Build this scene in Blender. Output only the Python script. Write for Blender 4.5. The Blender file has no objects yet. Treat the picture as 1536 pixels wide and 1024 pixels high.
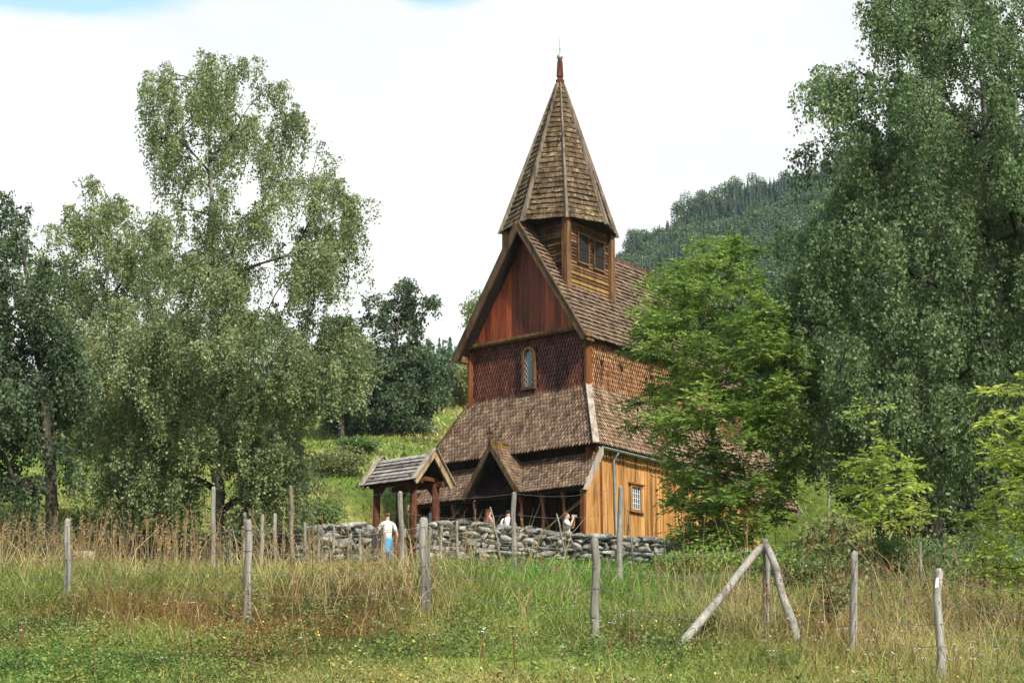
import bpy, bmesh, math, random
import numpy as np
from mathutils import Vector

# ------------------------------------------------------------------ camera, sky, sun
F_PX, HOR = 2547.0, 620.0
PITCH = math.atan(HOR / F_PX)
scene = bpy.context.scene
cam_d = bpy.data.cameras.new("camera"); cam = bpy.data.objects.new("camera", cam_d)
scene.collection.objects.link(cam); scene.camera = cam
cam_d.sensor_width = 36.0; cam_d.lens = 36.0 * F_PX / 1536.0
cam_d.clip_start = 0.1; cam_d.clip_end = 5000
cam.location = (0, 0, 0); cam.rotation_euler = (math.pi / 2 + PITCH, 0, 0)

SUN_AZ, SUN_EL = math.radians(148), math.radians(44)
world = bpy.data.worlds.new("World"); scene.world = world; world.use_nodes = True
def build_world():
    nt = world.node_tree; nt.nodes.clear(); N = nt.nodes.new; L = nt.links.new
    out = N("ShaderNodeOutputWorld"); bg = N("ShaderNodeBackground"); bg.inputs[1].default_value = 0.118
    sky = N("ShaderNodeTexSky"); sky.sky_type = 'NISHITA'; sky.sun_disc = False
    sky.sun_elevation = SUN_EL; sky.sun_rotation = SUN_AZ; sky.air_density = 1.0; sky.dust_density = 1.0
    tc = N("ShaderNodeTexCoord"); mp = N("ShaderNodeMapping"); mp.inputs['Scale'].default_value = (1.6, 1.6, 6.0)
    mp.inputs['Location'].default_value = (4.65, 0.0, 0.3)
    n1 = N("ShaderNodeTexNoise"); n1.inputs['Scale'].default_value = 1.9; n1.inputs['Detail'].default_value = 8
    n1.inputs['Roughness'].default_value = 0.55
    L(tc.outputs['Generated'], mp.inputs[0]); L(mp.outputs[0], n1.inputs['Vector'])
    # breaks in the cloud only appear higher up: threshold rises with elevation
    sep = N("ShaderNodeSeparateXYZ"); L(tc.outputs['Generated'], sep.inputs[0])
    mr = N("ShaderNodeMapRange"); mr.inputs[1].default_value = 0.43; mr.inputs[2].default_value = 0.48
    mr.inputs[3].default_value = 0.30; mr.inputs[4].default_value = -0.03
    L(sep.outputs[2], mr.inputs[0])
    add = N("ShaderNodeMath"); add.operation = 'ADD'; L(n1.outputs[0], add.inputs[0]); L(mr.outputs[0], add.inputs[1])
    # two gaps low in the cloud, as soft patches of open sky around fixed compass directions
    last = add
    for (cx, cz, rx, rz) in ((-0.262, 0.420, 0.105, 0.024), (-0.044, 0.431, 0.050, 0.019)):
        m_ = N("ShaderNodeMapping"); m_.vector_type = 'POINT'; m_.inputs['Scale'].default_value = (1 / rx, 0, 1 / rz); m_.inputs['Location'].default_value = (-cx / rx, 0, -cz / rz)
        L(tc.outputs['Generated'], m_.inputs[0]); ln = N("ShaderNodeVectorMath"); ln.operation = 'LENGTH'; L(m_.outputs[0], ln.inputs[0])
        b_ = N("ShaderNodeMapRange"); b_.inputs[1].default_value = 0.35; b_.inputs[2].default_value = 1.5; b_.inputs[3].default_value = -0.42; b_.inputs[4].default_value = 0.0
        L(ln.outputs['Value'], b_.inputs[0]); s_ = N("ShaderNodeMath"); s_.operation = 'ADD'; L(last.outputs[0], s_.inputs[0]); L(b_.outputs[0], s_.inputs[1]); last = s_
    cr = N("ShaderNodeMapRange"); cr.inputs[1].default_value = 0.45; cr.inputs[2].default_value = 0.57
    L(last.outputs[0], cr.inputs[0])
    n2 = N("ShaderNodeTexNoise"); n2.inputs['Scale'].default_value = 2.3; n2.inputs['Detail'].default_value = 5
    mp2 = N("ShaderNodeMapping"); mp2.inputs['Scale'].default_value = (1.5, 1.5, 4.0)
    L(tc.outputs['Generated'], mp2.inputs[0]); L(mp2.outputs[0], n2.inputs['Vector'])
    cc = N("ShaderNodeValToRGB"); e = cc.color_ramp.elements
    e[0].position = 0.3; e[0].color = (3.9, 4.15, 4.25, 1); e[1].position = 0.62; e[1].color = (5.2, 5.2, 5.1, 1)
    L(n2.outputs[0], cc.inputs[0])
    hz = N("ShaderNodeMixRGB"); hz.blend_type = 'MIX'; hz.inputs[0].default_value = 0.7   # bright thin veil in the open sky too
    hz.inputs[2].default_value = (2.9, 4.6, 5.1, 1); L(sky.outputs[0], hz.inputs[1])
    mx = N("ShaderNodeMixRGB"); L(cr.outputs[0], mx.inputs[0]); L(hz.outputs[0], mx.inputs[1]); L(cc.outputs[0], mx.inputs[2])
    L(mx.outputs[0], bg.inputs[0]); L(bg.outputs[0], out.inputs[0])
build_world()
sun_d = bpy.data.lights.new("sun", 'SUN'); sun_d.energy = 4.2; sun_d.angle = math.radians(2.0); sun_d.color = (1.0, 0.93, 0.82)
sun = bpy.data.objects.new("sun", sun_d); scene.collection.objects.link(sun)
_sd = Vector((math.sin(SUN_AZ) * math.cos(SUN_EL), math.cos(SUN_AZ) * math.cos(SUN_EL), math.sin(SUN_EL)))
sun.rotation_euler = _sd.to_track_quat('Z', 'Y').to_euler(); sun.location = _sd * 60
scene.view_settings.view_transform = 'Standard'; scene.view_settings.look = 'None'
scene.view_settings.exposure = 0.9; scene.view_settings.gamma = 1.0
scene.cycles.max_bounces = 5; scene.cycles.diffuse_bounces = 3; scene.cycles.transmission_bounces = 3
scene.cycles.transparent_max_bounces = 4; scene.cycles.glossy_bounces = 2; scene.cycles.volume_bounces = 0

random.seed(7); RNG = np.random.default_rng(11)

# ------------------------------------------------------------------ geometry of the view
_F = np.array([0, math.cos(PITCH), math.sin(PITCH)]); _U = np.array([0, -math.sin(PITCH), math.cos(PITCH)]); _R = np.array([1.0, 0, 0])
def P(x, y, Y):
    """world point at depth Y (metres north of the eye) seen in photo direction x, y"""
    d = _F + _R * (x - 768) / F_PX + _U * (512 - y) / F_PX
    return d * (Y / d[1])
def to_px(p):
    p = np.asarray(p, float); z = p @ _F
    return 768 + F_PX * (p @ _R) / z, 512 - F_PX * (p @ _U) / z

TH = math.radians(38.7)
KX, KY, KZ = 2.888, 58.0, 10.53       # right lower eave corner of the church
GZ = 4.2                               # church ground is this far below the eave corner
def noise2(x, y, s, seed=0):
    x = np.asarray(x, float) / s; y = np.asarray(y, float) / s
    xi = np.floor(x).astype(np.int64); yi = np.floor(y).astype(np.int64); fx = x - xi; fy = y - yi
    fx = fx * fx * (3 - 2 * fx); fy = fy * fy * (3 - 2 * fy)
    def h(a, b):
        n = (a * 374761393 + b * 668265263 + seed * 974634777) & 0xffffffff
        n = ((n ^ (n >> 13)) * 1274126177) & 0xffffffff
        return ((n ^ (n >> 16)) & 0xffff) / 65535.0
    return (h(xi, yi) * (1 - fx) + h(xi + 1, yi) * fx) * (1 - fy) + (h(xi, yi + 1) * (1 - fx) + h(xi + 1, yi + 1) * fx) * fy
def fbm(x, y, s, seed=0, o=4):
    t = 0; a = 0.5; n = 0
    for i in range(o):
        t = t + a * noise2(x, y, s / 2 ** i, seed + i); n += a; a *= 0.5
    return t / n
TY = [-400, -60, 0, 9, 13, 15, 17, 22, 30, 40, 48, 53, 60, 70, 85, 100, 120]
TZ = [-6, -2.6, -1.6, -0.9, 0.18, 0.60, 0.95, 1.75, 3.02, 4.22, 5.0, 5.5, 8.1, 10.8, 14.5, 18.4, 24.0]
CXS = [-900, 100, 300, 480, 600, 690, 800, 925, 1060, 1250, 1400, 1536, 2600]
CRW = [700, 690, 670, 640, 600, 575, 510, 422, 335, 270, 215, 225, -20]      # terrain crest (below the tree tops)
def ground(X, Y):
    X = np.asarray(X, float); Y = np.asarray(Y, float)
    z = np.interp(Y, TY, TZ)
    near = np.clip((42 - Y) / 20, 0, 1) * np.clip((Y - 5) / 8, 0, 1)
    z = z - 0.085 * np.clip(X, 0, 12) * near
    z = z + (fbm(X, Y, 9, 3) - 0.5) * 0.5 * np.clip((Y - 5) / 10, 0, 1) * np.where((Y > 38) & (Y < 56), .4, 1) + (fbm(X, Y, 2.2, 9) - 0.5) * 0.22
    z = z + (fbm(X, Y, 30, 21) - 0.5) * 4 * np.clip((Y - 70) / 40, 0, 1)
    # mountain
    Yc = np.maximum(Y, 20.0); px = 768 + X / Yc * (F_PX / math.cos(PITCH)) * 1.0
    row = np.interp(px, CXS, CRW); q = (1132 - row) / F_PX * 1.02
    s = np.clip((Y - 120) / 400, 0, 1)
    zm = Y * (0.2 + (q - 0.2) * s) + (fbm(X, Y, 90, 31) - 0.5) * 12 * s + (fbm(X, Y, 25, 35) - 0.5) * 6 * s
    z = np.where(Y > 120, zm + (z - 24.0) * (1 - s), z)
    z = np.where(Y > 520, zm - (Y - 520) * 0.42, z)
    # church terrace
    dx = X - KX; dy = Y - KY
    v = dx * math.sin(TH) + dy * math.cos(TH); u = -dx * math.cos(TH) + dy * math.sin(TH)
    du = np.maximum(np.maximum(-2.0 - u, u - 10.5), 0); dv = np.maximum(np.maximum(-3.5 - v, v - 15.0), 0)
    d = np.sqrt(du * du + dv * dv); w = 1 - np.clip(d / 5.0, 0, 1); w = w * w * (3 - 2 * w)
    w = w * np.clip((Y - 53.4) / 1.2, 0, 1)
    return z * (1 - w) + (KZ - GZ) * w
def gz(x, y): return float(ground(np.array([x]), np.array([y]))[0])
def gpx(x, Y):
    """point on the ground at depth Y in photo column x"""
    X = (x - 768) / F_PX * Y
    for _ in range(6):
        z = gz(X, Y); X = (x - 768) / F_PX * (Y * math.cos(PITCH) + z * math.sin(PITCH))
    return np.array([X, Y, z])

# ------------------------------------------------------------------ materials
MATS = {}
def ramp(nt, pts):
    r = nt.nodes.new("ShaderNodeValToRGB"); e = r.color_ramp.elements
    e[0].position, e[0].color = pts[0][0], (*pts[0][1], 1); e[1].position, e[1].color = pts[-1][0], (*pts[-1][1], 1)
    for p, c in pts[1:-1]:
        k = e.new(p); k.color = (*c, 1)
    return r
def new_mat(name):
    m = bpy.data.materials.new(name); m.use_nodes = True; nt = m.node_tree; b = nt.nodes["Principled BSDF"]; MATS[name] = m
    return m, nt, b
def wood(name, c1, c2, c3, scale=(8, 8, 1.0), rough=0.85, island=0.5, spots=None, bump=0.25, spec=0.15):
    m, nt, b = new_mat(name); N = nt.nodes.new; L = nt.links.new
    tc = N("ShaderNodeTexCoord"); mp = N("ShaderNodeMapping"); mp.inputs['Scale'].default_value = scale
    L(tc.outputs['Object'], mp.inputs[0])
    n = N("ShaderNodeTexNoise"); n.inputs['Scale'].default_value = 2.5; n.inputs['Detail'].default_value = 6; n.inputs['Roughness'].default_value = 0.65
    L(mp.outputs[0], n.inputs['Vector'])
    g = N("ShaderNodeNewGeometry"); mx = N("ShaderNodeMath"); mx.operation = 'MULTIPLY_ADD'; mx.inputs[1].default_value = island
    L(g.outputs['Random Per Island'], mx.inputs[0])
    sb = N("ShaderNodeMath"); sb.operation = 'SUBTRACT'; L(n.outputs[0], sb.inputs[0]); sb.inputs[1].default_value = island * 0.5
    L(sb.outputs[0], mx.inputs[2])
    r = ramp(nt, [(0.25, c1), (0.5, c2), (0.75, c3)]); L(mx.outputs[0], r.inputs[0])
    mp3 = N("ShaderNodeMapping"); mp3.inputs['Scale'].default_value = (3.0, 3.0, .35); L(tc.outputs['Object'], mp3.inputs[0])
    n3 = N("ShaderNodeTexNoise"); n3.inputs['Scale'].default_value = 1.6; n3.inputs['Detail'].default_value = 5; n3.inputs['Roughness'].default_value = .6; L(mp3.outputs[0], n3.inputs['Vector'])
    r3 = ramp(nt, [(0.34, (.42, .38, .36)), (0.5, (.88, .87, .86)), (0.68, (1.18, 1.18, 1.18))]); L(n3.outputs[0], r3.inputs[0])
    m3 = N("ShaderNodeMixRGB"); m3.blend_type = 'MULTIPLY'; m3.inputs[0].default_value = 1; L(r.outputs[0], m3.inputs[1]); L(r3.outputs[0], m3.inputs[2])
    col = m3.outputs[0]
    if spots:
        n2 = N("ShaderNodeTexNoise"); n2.inputs['Scale'].default_value = spots[1]; n2.inputs['Detail'].default_value = 4
        L(tc.outputs['Object'], n2.inputs['Vector'])
        mr = N("ShaderNodeMapRange"); mr.inputs[1].default_value = spots[2]; mr.inputs[2].default_value = spots[2] + 0.12; mr.inputs[4].default_value = spots[3]
        L(n2.outputs[0], mr.inputs[0])
        k = N("ShaderNodeMixRGB"); L(mr.outputs[0], k.inputs[0]); L(col, k.inputs[1]); k.inputs[2].default_value = (*spots[0], 1); col = k.outputs[0]
    L(col, b.inputs['Base Color']); b.inputs['Roughness'].default_value = rough; b.inputs['Specular IOR Level'].default_value = spec
    bp = N("ShaderNodeBump"); bp.inputs['Strength'].default_value = bump; bp.inputs['Distance'].default_value = 0.02
    L(n.outputs[0], bp.inputs['Height']); L(bp.outputs[0], b.inputs['Normal'])
    return m
def plain(name, c, rough=0.7, metal=0.0, var=0.0, scale=6):
    m, nt, b = new_mat(name); b.inputs['Roughness'].default_value = rough; b.inputs['Metallic'].default_value = metal
    b.inputs['Specular IOR Level'].default_value = 0.3
    N = nt.nodes.new; L = nt.links.new
    n = N("ShaderNodeTexNoise"); n.inputs['Scale'].default_value = scale; n.inputs['Detail'].default_value = 5
    tc = N("ShaderNodeTexCoord"); L(tc.outputs['Object'], n.inputs['Vector'])
    v = max(var, 0.08)
    r = ramp(nt, [(0.3, tuple(x * (1 - v) for x in c)), (0.7, tuple(min(1, x * (1 + v)) for x in c))]); L(n.outputs[0], r.inputs[0]); L(r.outputs[0], b.inputs['Base Color'])
    return m
def leafmat(name, dark, mid, light, trans=0.35, rough=0.5, spec=0.35):
    m, nt, b = new_mat(name); N = nt.nodes.new; L = nt.links.new
    g = N("ShaderNodeNewGeometry"); n = N("ShaderNodeTexNoise"); n.inputs['Scale'].default_value = 0.55; n.inputs['Detail'].default_value = 3
    tc = N("ShaderNodeTexCoord"); L(tc.outputs['Object'], n.inputs['Vector'])
    a = N("ShaderNodeMath"); a.operation = 'MULTIPLY_ADD'; a.inputs[1].default_value = 0.55; L(g.outputs['Random Per Island'], a.inputs[0])
    s = N("ShaderNodeMath"); s.operation = 'MULTIPLY_ADD'; s.inputs[1].default_value = 1.3; s.inputs[2].default_value = -0.42; L(n.outputs[0], s.inputs[0]); L(s.outputs[0], a.inputs[2])
    r = ramp(nt, [(0.12, dark), (0.5, mid), (0.9, light)]); L(a.outputs[0], r.inputs[0])
    L(r.outputs[0], b.inputs['Base Color']); b.inputs['Roughness'].default_value = rough; b.inputs['Specular IOR Level'].default_value = spec
    t = N("ShaderNodeBsdfTranslucent"); L(r.outputs[0], t.inputs[0])
    mx = N("ShaderNodeMixShader"); mx.inputs[0].default_value = trans; L(b.outputs[0], mx.inputs[1]); L(t.outputs[0], mx.inputs[2])
    L(mx.outputs[0], nt.nodes['Material Output'].inputs[0])
    return m
def attrmat(name, trans=0.3, rough=0.7):
    m, nt, b = new_mat(name); N = nt.nodes.new; L = nt.links.new
    a = N("ShaderNodeAttribute"); a.attribute_name = "Col"; L(a.outputs[0], b.inputs['Base Color']); b.inputs['Roughness'].default_value = rough
    b.inputs['Specular IOR Level'].default_value = 0.2
    t = N("ShaderNodeBsdfTranslucent"); L(a.outputs[0], t.inputs[0])
    mx = N("ShaderNodeMixShader"); mx.inputs[0].default_value = trans; L(b.outputs[0], mx.inputs[1]); L(t.outputs[0], mx.inputs[2])
    L(mx.outputs[0], nt.nodes['Material Output'].inputs[0])
    return m
V3 = (5, 5, 0.7)
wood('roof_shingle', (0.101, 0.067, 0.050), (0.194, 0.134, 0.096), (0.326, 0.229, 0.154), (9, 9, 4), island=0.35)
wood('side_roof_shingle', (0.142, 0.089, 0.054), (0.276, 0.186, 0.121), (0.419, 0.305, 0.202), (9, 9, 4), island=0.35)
wood('upper_roof_shingle', (0.076, 0.051, 0.037), (0.159, 0.110, 0.076), (0.261, 0.193, 0.131), (9, 9, 4), island=0.22, spots=((.36, .31, .24), 10, .6, .4))
wood('front_wall_shingle', (0.057, 0.018, 0.015), (0.121, 0.036, 0.023), (0.235, 0.081, 0.041), (9, 9, 3), island=0.3, rough=0.6, spec=.35)
wood('side_wall_shingle', (0.162, 0.073, 0.036), (0.292, 0.150, 0.073), (0.437, 0.259, 0.138), (9, 9, 3), island=0.35, rough=0.7)
wood('gable_plank', (0.072, 0.013, 0.006), (0.194, 0.037, 0.011), (0.316, 0.074, 0.016), (7, 7, .5), island=0.4, rough=0.6, spec=.3)
wood('golden_plank', (0.252, 0.114, 0.035), (0.395, 0.200, 0.061), (0.503, 0.292, 0.113), (7, 7, .45), island=0.25, rough=0.7)
wood('red_stave', (.055, .015, .007), (.143, .047, .017), (.231, .094, .028), (7, 7, .45), island=0.3)
wood('dark_plank', (.008, .006, .005), (.021, .011, .008), (.042, .021, .014), V3, island=0.4, rough=.9)
wood('verge_board', (0.037, 0.021, 0.013), (0.087, 0.054, 0.031), (0.145, 0.101, 0.061), (6, 6, 2), island=0.3)
wood('pale_board', (0.194, 0.168, 0.142), (0.310, 0.265, 0.226), (0.399, 0.354, 0.303), (6, 6, 2), island=0.2)
wood('tower_board', (0.030, 0.018, 0.009), (0.088, 0.047, 0.024), (0.169, 0.095, 0.047), (2, 2, 9), island=0.6)
wood('tower_gold_board', (0.053, 0.029, 0.011), (0.150, 0.084, 0.026), (0.229, 0.137, 0.049), (2, 2, 9), island=0.6)
wood('tower_post', (.060, .030, .012), (.144, .078, .036), (.216, .126, .060), V3, island=0.2)
wood('spire_shingle', (0.045, 0.032, 0.018), (0.096, 0.067, 0.037), (0.166, 0.121, 0.066), (6, 6, 3), island=0.35, spots=((.36, .33, .21), 5, .58, .5))
wood('spire_rib', (.075, .058, .046), (.157, .122, .093), (.244, .197, .157), V3, island=0.2)
wood('gate_roof_board', (0.104, 0.096, 0.096), (0.200, 0.187, 0.184), (0.320, 0.304, 0.288), (1, 8, 8), island=0.5)
wood('gate_verge', (0.195, 0.117, 0.058), (0.312, 0.215, 0.130), (0.416, 0.325, 0.234), (3, 3, 3), island=0.2)
wood('gate_post_wood', (.030, .010, .006), (.075, .025, .013), (.150, .065, .030), V3, island=0.2)
wood('picket_wood', (.120, .048, .018), (.228, .108, .042), (.330, .192, .084), V3, island=0.5)
wood('grey_post', (0.131, 0.120, 0.107), (0.242, 0.227, 0.201), (0.383, 0.362, 0.322), (18, 18, 1.2), island=0.2, spots=((.10, .095, .08), 9, .58, .5), bump=.5)
wood('brown_post', (.090, .068, .053), (.165, .128, .098), (.255, .210, .165), (18, 18, 1.2), island=0.2, bump=.5)
wood('bark', (.024, .021, .018), (.060, .051, .042), (.108, .090, .072), (5, 5, 2), island=0, bump=.6)
wood('birch_bark', (.040, .036, .032), (.176, .168, .152), (.496, .480, .448), (4, 4, 7), island=0, bump=.4)
wood('ash_bark', (.05, .04, .03), (.12, .10, .07), (.20, .17, .12), (8, 8, 2), island=0, bump=.4)
wood('red_stem', (.08, .03, .02), (.16, .07, .04), (.25, .13, .08), (8, 8, 2), island=0)
plain('zinc', (.28, .33, .34), .45, .3, .15)
plain('lead', (.45, .48, .50), .5, .2)
plain('iron', (.12, .10, .09), .6, .6)
plain('opening_dark', (.010, .008, .007), .9)
plain('wire_metal', (.16, .16, .15), .6, .3)
plain('white_paint', (.60, .60, .58), .6, 0, .08)
m, nt, b = new_mat('glass'); b.inputs['Base Color'].default_value = (.05, .075, .11, 1); b.inputs['Roughness'].default_value = .12; b.inputs['Specular IOR Level'].default_value = .8
_n = nt.nodes.new("ShaderNodeTexNoise"); _n.inputs['Scale'].default_value = 9; _b = nt.nodes.new("ShaderNodeBump"); _b.inputs['Strength'].default_value = .35
nt.links.new(_n.outputs[0], _b.inputs['Height']); nt.links.new(_b.outputs[0], b.inputs['Normal'])
# stone
m, nt, b = new_mat('stone'); N = nt.nodes.new; L = nt.links.new
tc = N("ShaderNodeTexCoord"); n = N("ShaderNodeTexNoise"); n.inputs['Scale'].default_value = 5.5; n.inputs['Detail'].default_value = 8; n.inputs['Roughness'].default_value = .7
L(tc.outputs['Object'], n.inputs['Vector']); g = N("ShaderNodeNewGeometry")
a = N("ShaderNodeMath"); a.operation = 'MULTIPLY_ADD'; a.inputs[1].default_value = .22; L(g.outputs['Random Per Island'], a.inputs[0]); L(n.outputs[0], a.inputs[2])
r = ramp(nt, [(0.38, (.022, .022, .02)), (0.5, (.085, .085, .078)), (0.62, (.20, .196, .185)), (0.80, (.42, .42, .40))]); L(a.outputs[0], r.inputs[0]); L(r.outputs[0], b.inputs['Base Color'])
b.inputs['Roughness'].default_value = .9; bp = N("ShaderNodeBump"); bp.inputs['Strength'].default_value = 1.0; bp.inputs['Distance'].default_value = .07
L(n.outputs[0], bp.inputs['Height']); L(bp.outputs[0], b.inputs['Normal'])
# ground: colour comes from the vegetation map, fine noise on top
m, nt, b = new_mat('meadow'); N = nt.nodes.new; L = nt.links.new
at = N("ShaderNodeAttribute"); at.attribute_name = "Col"; tc = N("ShaderNodeTexCoord")
n = N("ShaderNodeTexNoise"); n.inputs['Scale'].default_value = 3.0; n.inputs['Detail'].default_value = 9; n.inputs['Roughness'].default_value = .7; L(tc.outputs['Object'], n.inputs['Vector'])
r = ramp(nt, [(0.3, (.35, .35, .35)), (0.7, (1.25, 1.25, 1.2))]); L(n.outputs[0], r.inputs[0])
mx = N("ShaderNodeMixRGB"); mx.blend_type = 'MULTIPLY'; mx.inputs[0].default_value = 1; L(at.outputs[0], mx.inputs[1]); L(r.outputs[0], mx.inputs[2]); L(mx.outputs[0], b.inputs['Base Color'])
b.inputs['Roughness'].default_value = 1; b.inputs['Specular IOR Level'].default_value = .05
bp = N("ShaderNodeBump"); bp.inputs['Strength'].default_value = 1; bp.inputs['Distance'].default_value = .15; L(n.outputs[0], bp.inputs['Height']); L(bp.outputs[0], b.inputs['Normal'])
attrmat('grass_blade')
leafmat('birch_leaf', (0.072, 0.110, 0.039), (0.205, 0.258, 0.106), (0.409, 0.464, 0.225), .48)
leafmat('birch_leaf_dark', (0.047, 0.092, 0.035), (0.127, 0.200, 0.077), (0.283, 0.386, 0.178), .48)
leafmat('blue_leaf', (0.023, 0.050, 0.022), (0.058, 0.098, 0.041), (0.138, 0.189, 0.092))
leafmat('ash_leaf', (0.063, 0.116, 0.023), (0.163, 0.268, 0.047), (0.349, 0.443, 0.104), .5)
leafmat('ash_leaf_yellow', (.13, .20, .03), (.31, .40, .06), (.55, .58, .13), .5)
leafmat('bush_leaf', (0.040, 0.086, 0.021), (0.103, 0.172, 0.040), (0.207, 0.287, 0.081))
leafmat('olive_leaf', (.07, .09, .03), (.15, .17, .06), (.28, .27, .10))
leafmat('far_leaf', (0.024, 0.057, 0.023), (0.068, 0.121, 0.047), (0.149, 0.209, 0.078), .25)
leafmat('far_spruce', (.014, .032, .020), (.028, .055, .034), (.05, .085, .05), .1)
plain('skin', (.55, .32, .23), .55, 0, .05); plain('white_cloth', (.60, .59, .58), .8, 0, .05); plain('blue_cloth', (.05, .28, .50), .8, 0, .15)
plain('denim', (.09, .15, .24), .85, 0, .2); plain('dark_cloth', (.02, .02, .03), .8, 0, .2); plain('red_hair', (.16, .05, .02), .6, 0, .2)
plain('brown_hair', (.12, .07, .04), .6, 0, .25); plain('pink_cloth', (.42, .20, .18), .8, 0, .1); plain('camera_body', (.3, .3, .32), .4, .2)

# ------------------------------------------------------------------ mesh helpers
COL = scene.collection
def link(name, me, mat=None, parent=None, loc=None, smooth=False):
    o = bpy.data.objects.new(name, me); COL.objects.link(o)
    if mat is not None:
        for mm in (mat if isinstance(mat, (list, tuple)) else [mat]): me.materials.append(MATS[mm])
    if parent is not None: o.parent = parent
    if loc is not None: o.location = loc
    if smooth: me.polygons.foreach_set('use_smooth', [True] * len(me.polygons))
    return o
def mesh_np(name, verts, faces, k):
    """verts (N,3), faces (M,k) index array -> mesh"""
    me = bpy.data.meshes.new(name); verts = np.asarray(verts, np.float32); faces = np.asarray(faces, np.int32)
    me.vertices.add(len(verts)); me.vertices.foreach_set('co', verts.ravel())
    me.loops.add(faces.size); me.loops.foreach_set('vertex_index', faces.ravel())
    me.polygons.add(len(faces)); me.polygons.foreach_set('loop_start', np.arange(0, faces.size, k, dtype=np.int32))
    me.update(calc_edges=True); return me
def set_col(me, cols):
    a = me.color_attributes.new("Col", 'FLOAT_COLOR', 'POINT'); c = np.ones((len(me.vertices), 4), np.float32); c[:, :3] = cols
    a.data.foreach_set('color', c.ravel())
def tag(o, label=None, cat=None, group=None, kind=None):
    if label: o['label'] = label
    if cat: o['category'] = cat
    if group: o['group'] = group
    if kind: o['kind'] = kind
    return o
def empty(name, loc, rz=0, label=None, cat=None, group=None):
    o = bpy.data.objects.new(name, None); COL.objects.link(o); o.location = loc; o.rotation_euler = (0, 0, rz); o.empty_display_size = .3
    return tag(o, label, cat, group)
A = np.array
def nrm(v): v = np.asarray(v, float); return v / (np.linalg.norm(v) + 1e-12)
class MB:
    def __init__(s, xf=None): s.v = []; s.f = []; s.xf = xf
    def add(s, vs, fs):
        n = len(s.v); s.v += [tuple(map(float, p)) for p in vs]; s.f += [tuple(i + n for i in f) for f in fs]
    def box(s, a, b):
        x0, y0, z0 = a; x1, y1, z1 = b
        s.add([(x0, y0, z0), (x1, y0, z0), (x1, y1, z0), (x0, y1, z0), (x0, y0, z1), (x1, y0, z1), (x1, y1, z1), (x0, y1, z1)],
              [(0, 3, 2, 1), (4, 5, 6, 7), (0, 1, 5, 4), (1, 2, 6, 5), (2, 3, 7, 6), (3, 0, 4, 7)])
    def prism(s, pts, ext):
        n = len(pts); pts = [A(p, float) for p in pts]; ext = A(ext, float)
        s.add(pts + [p + ext for p in pts], [tuple(range(n))[::-1], tuple(range(n, 2 * n))] + [(i, (i + 1) % n, n + (i + 1) % n, n + i) for i in range(n)])
    def beam(s, p0, p1, w, h):
        """bar from p0 to p1; w,h full cross-section vectors, centred"""
        p0, p1, w, h = A(p0, float), A(p1, float), A(w, float) / 2, A(h, float) / 2
        s.prism([p0 - w - h, p0 + w - h, p0 + w + h, p0 - w + h], p1 - p0)
    def tube(s, pts, rs, n=8, cap=True):
        pts = [A(p, float) for p in pts]; m = len(pts)
        if not hasattr(rs, '__len__'): rs = [rs] * m
        base = len(s.v); prev = None
        for i, p in enumerate(pts):
            d = nrm(pts[min(i + 1, m - 1)] - pts[max(i - 1, 0)])
            if prev is None: a = nrm(np.cross(d, A([0, 0, 1.]) if abs(d[2]) < .9 else A([1., 0, 0])))
            else: a = nrm(prev - d * (prev @ d))
            prev = a; b = np.cross(d, a)
            for k in range(n):
                t = 2 * math.pi * k / n; s.v.append(tuple(p + rs[i] * (a * math.cos(t) + b * math.sin(t))))
        for i in range(m - 1):
            for k in range(n):
                k2 = (k + 1) % n; s.f.append((base + i * n + k, base + i * n + k2, base + (i + 1) * n + k2, base + (i + 1) * n + k))
        if cap: s.f.append(tuple(base + k for k in range(n))[::-1]); s.f.append(tuple(base + (m - 1) * n + k for k in range(n)))
    def build(s, name, mat, parent=None, loc=None, smooth=False):
        me = bpy.data.meshes.new(name); vs = [s.xf(p) for p in s.v] if s.xf else s.v
        me.from_pydata(vs, [], s.f); me.update()
        return link(name, me, mat, parent, loc, smooth)

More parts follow.
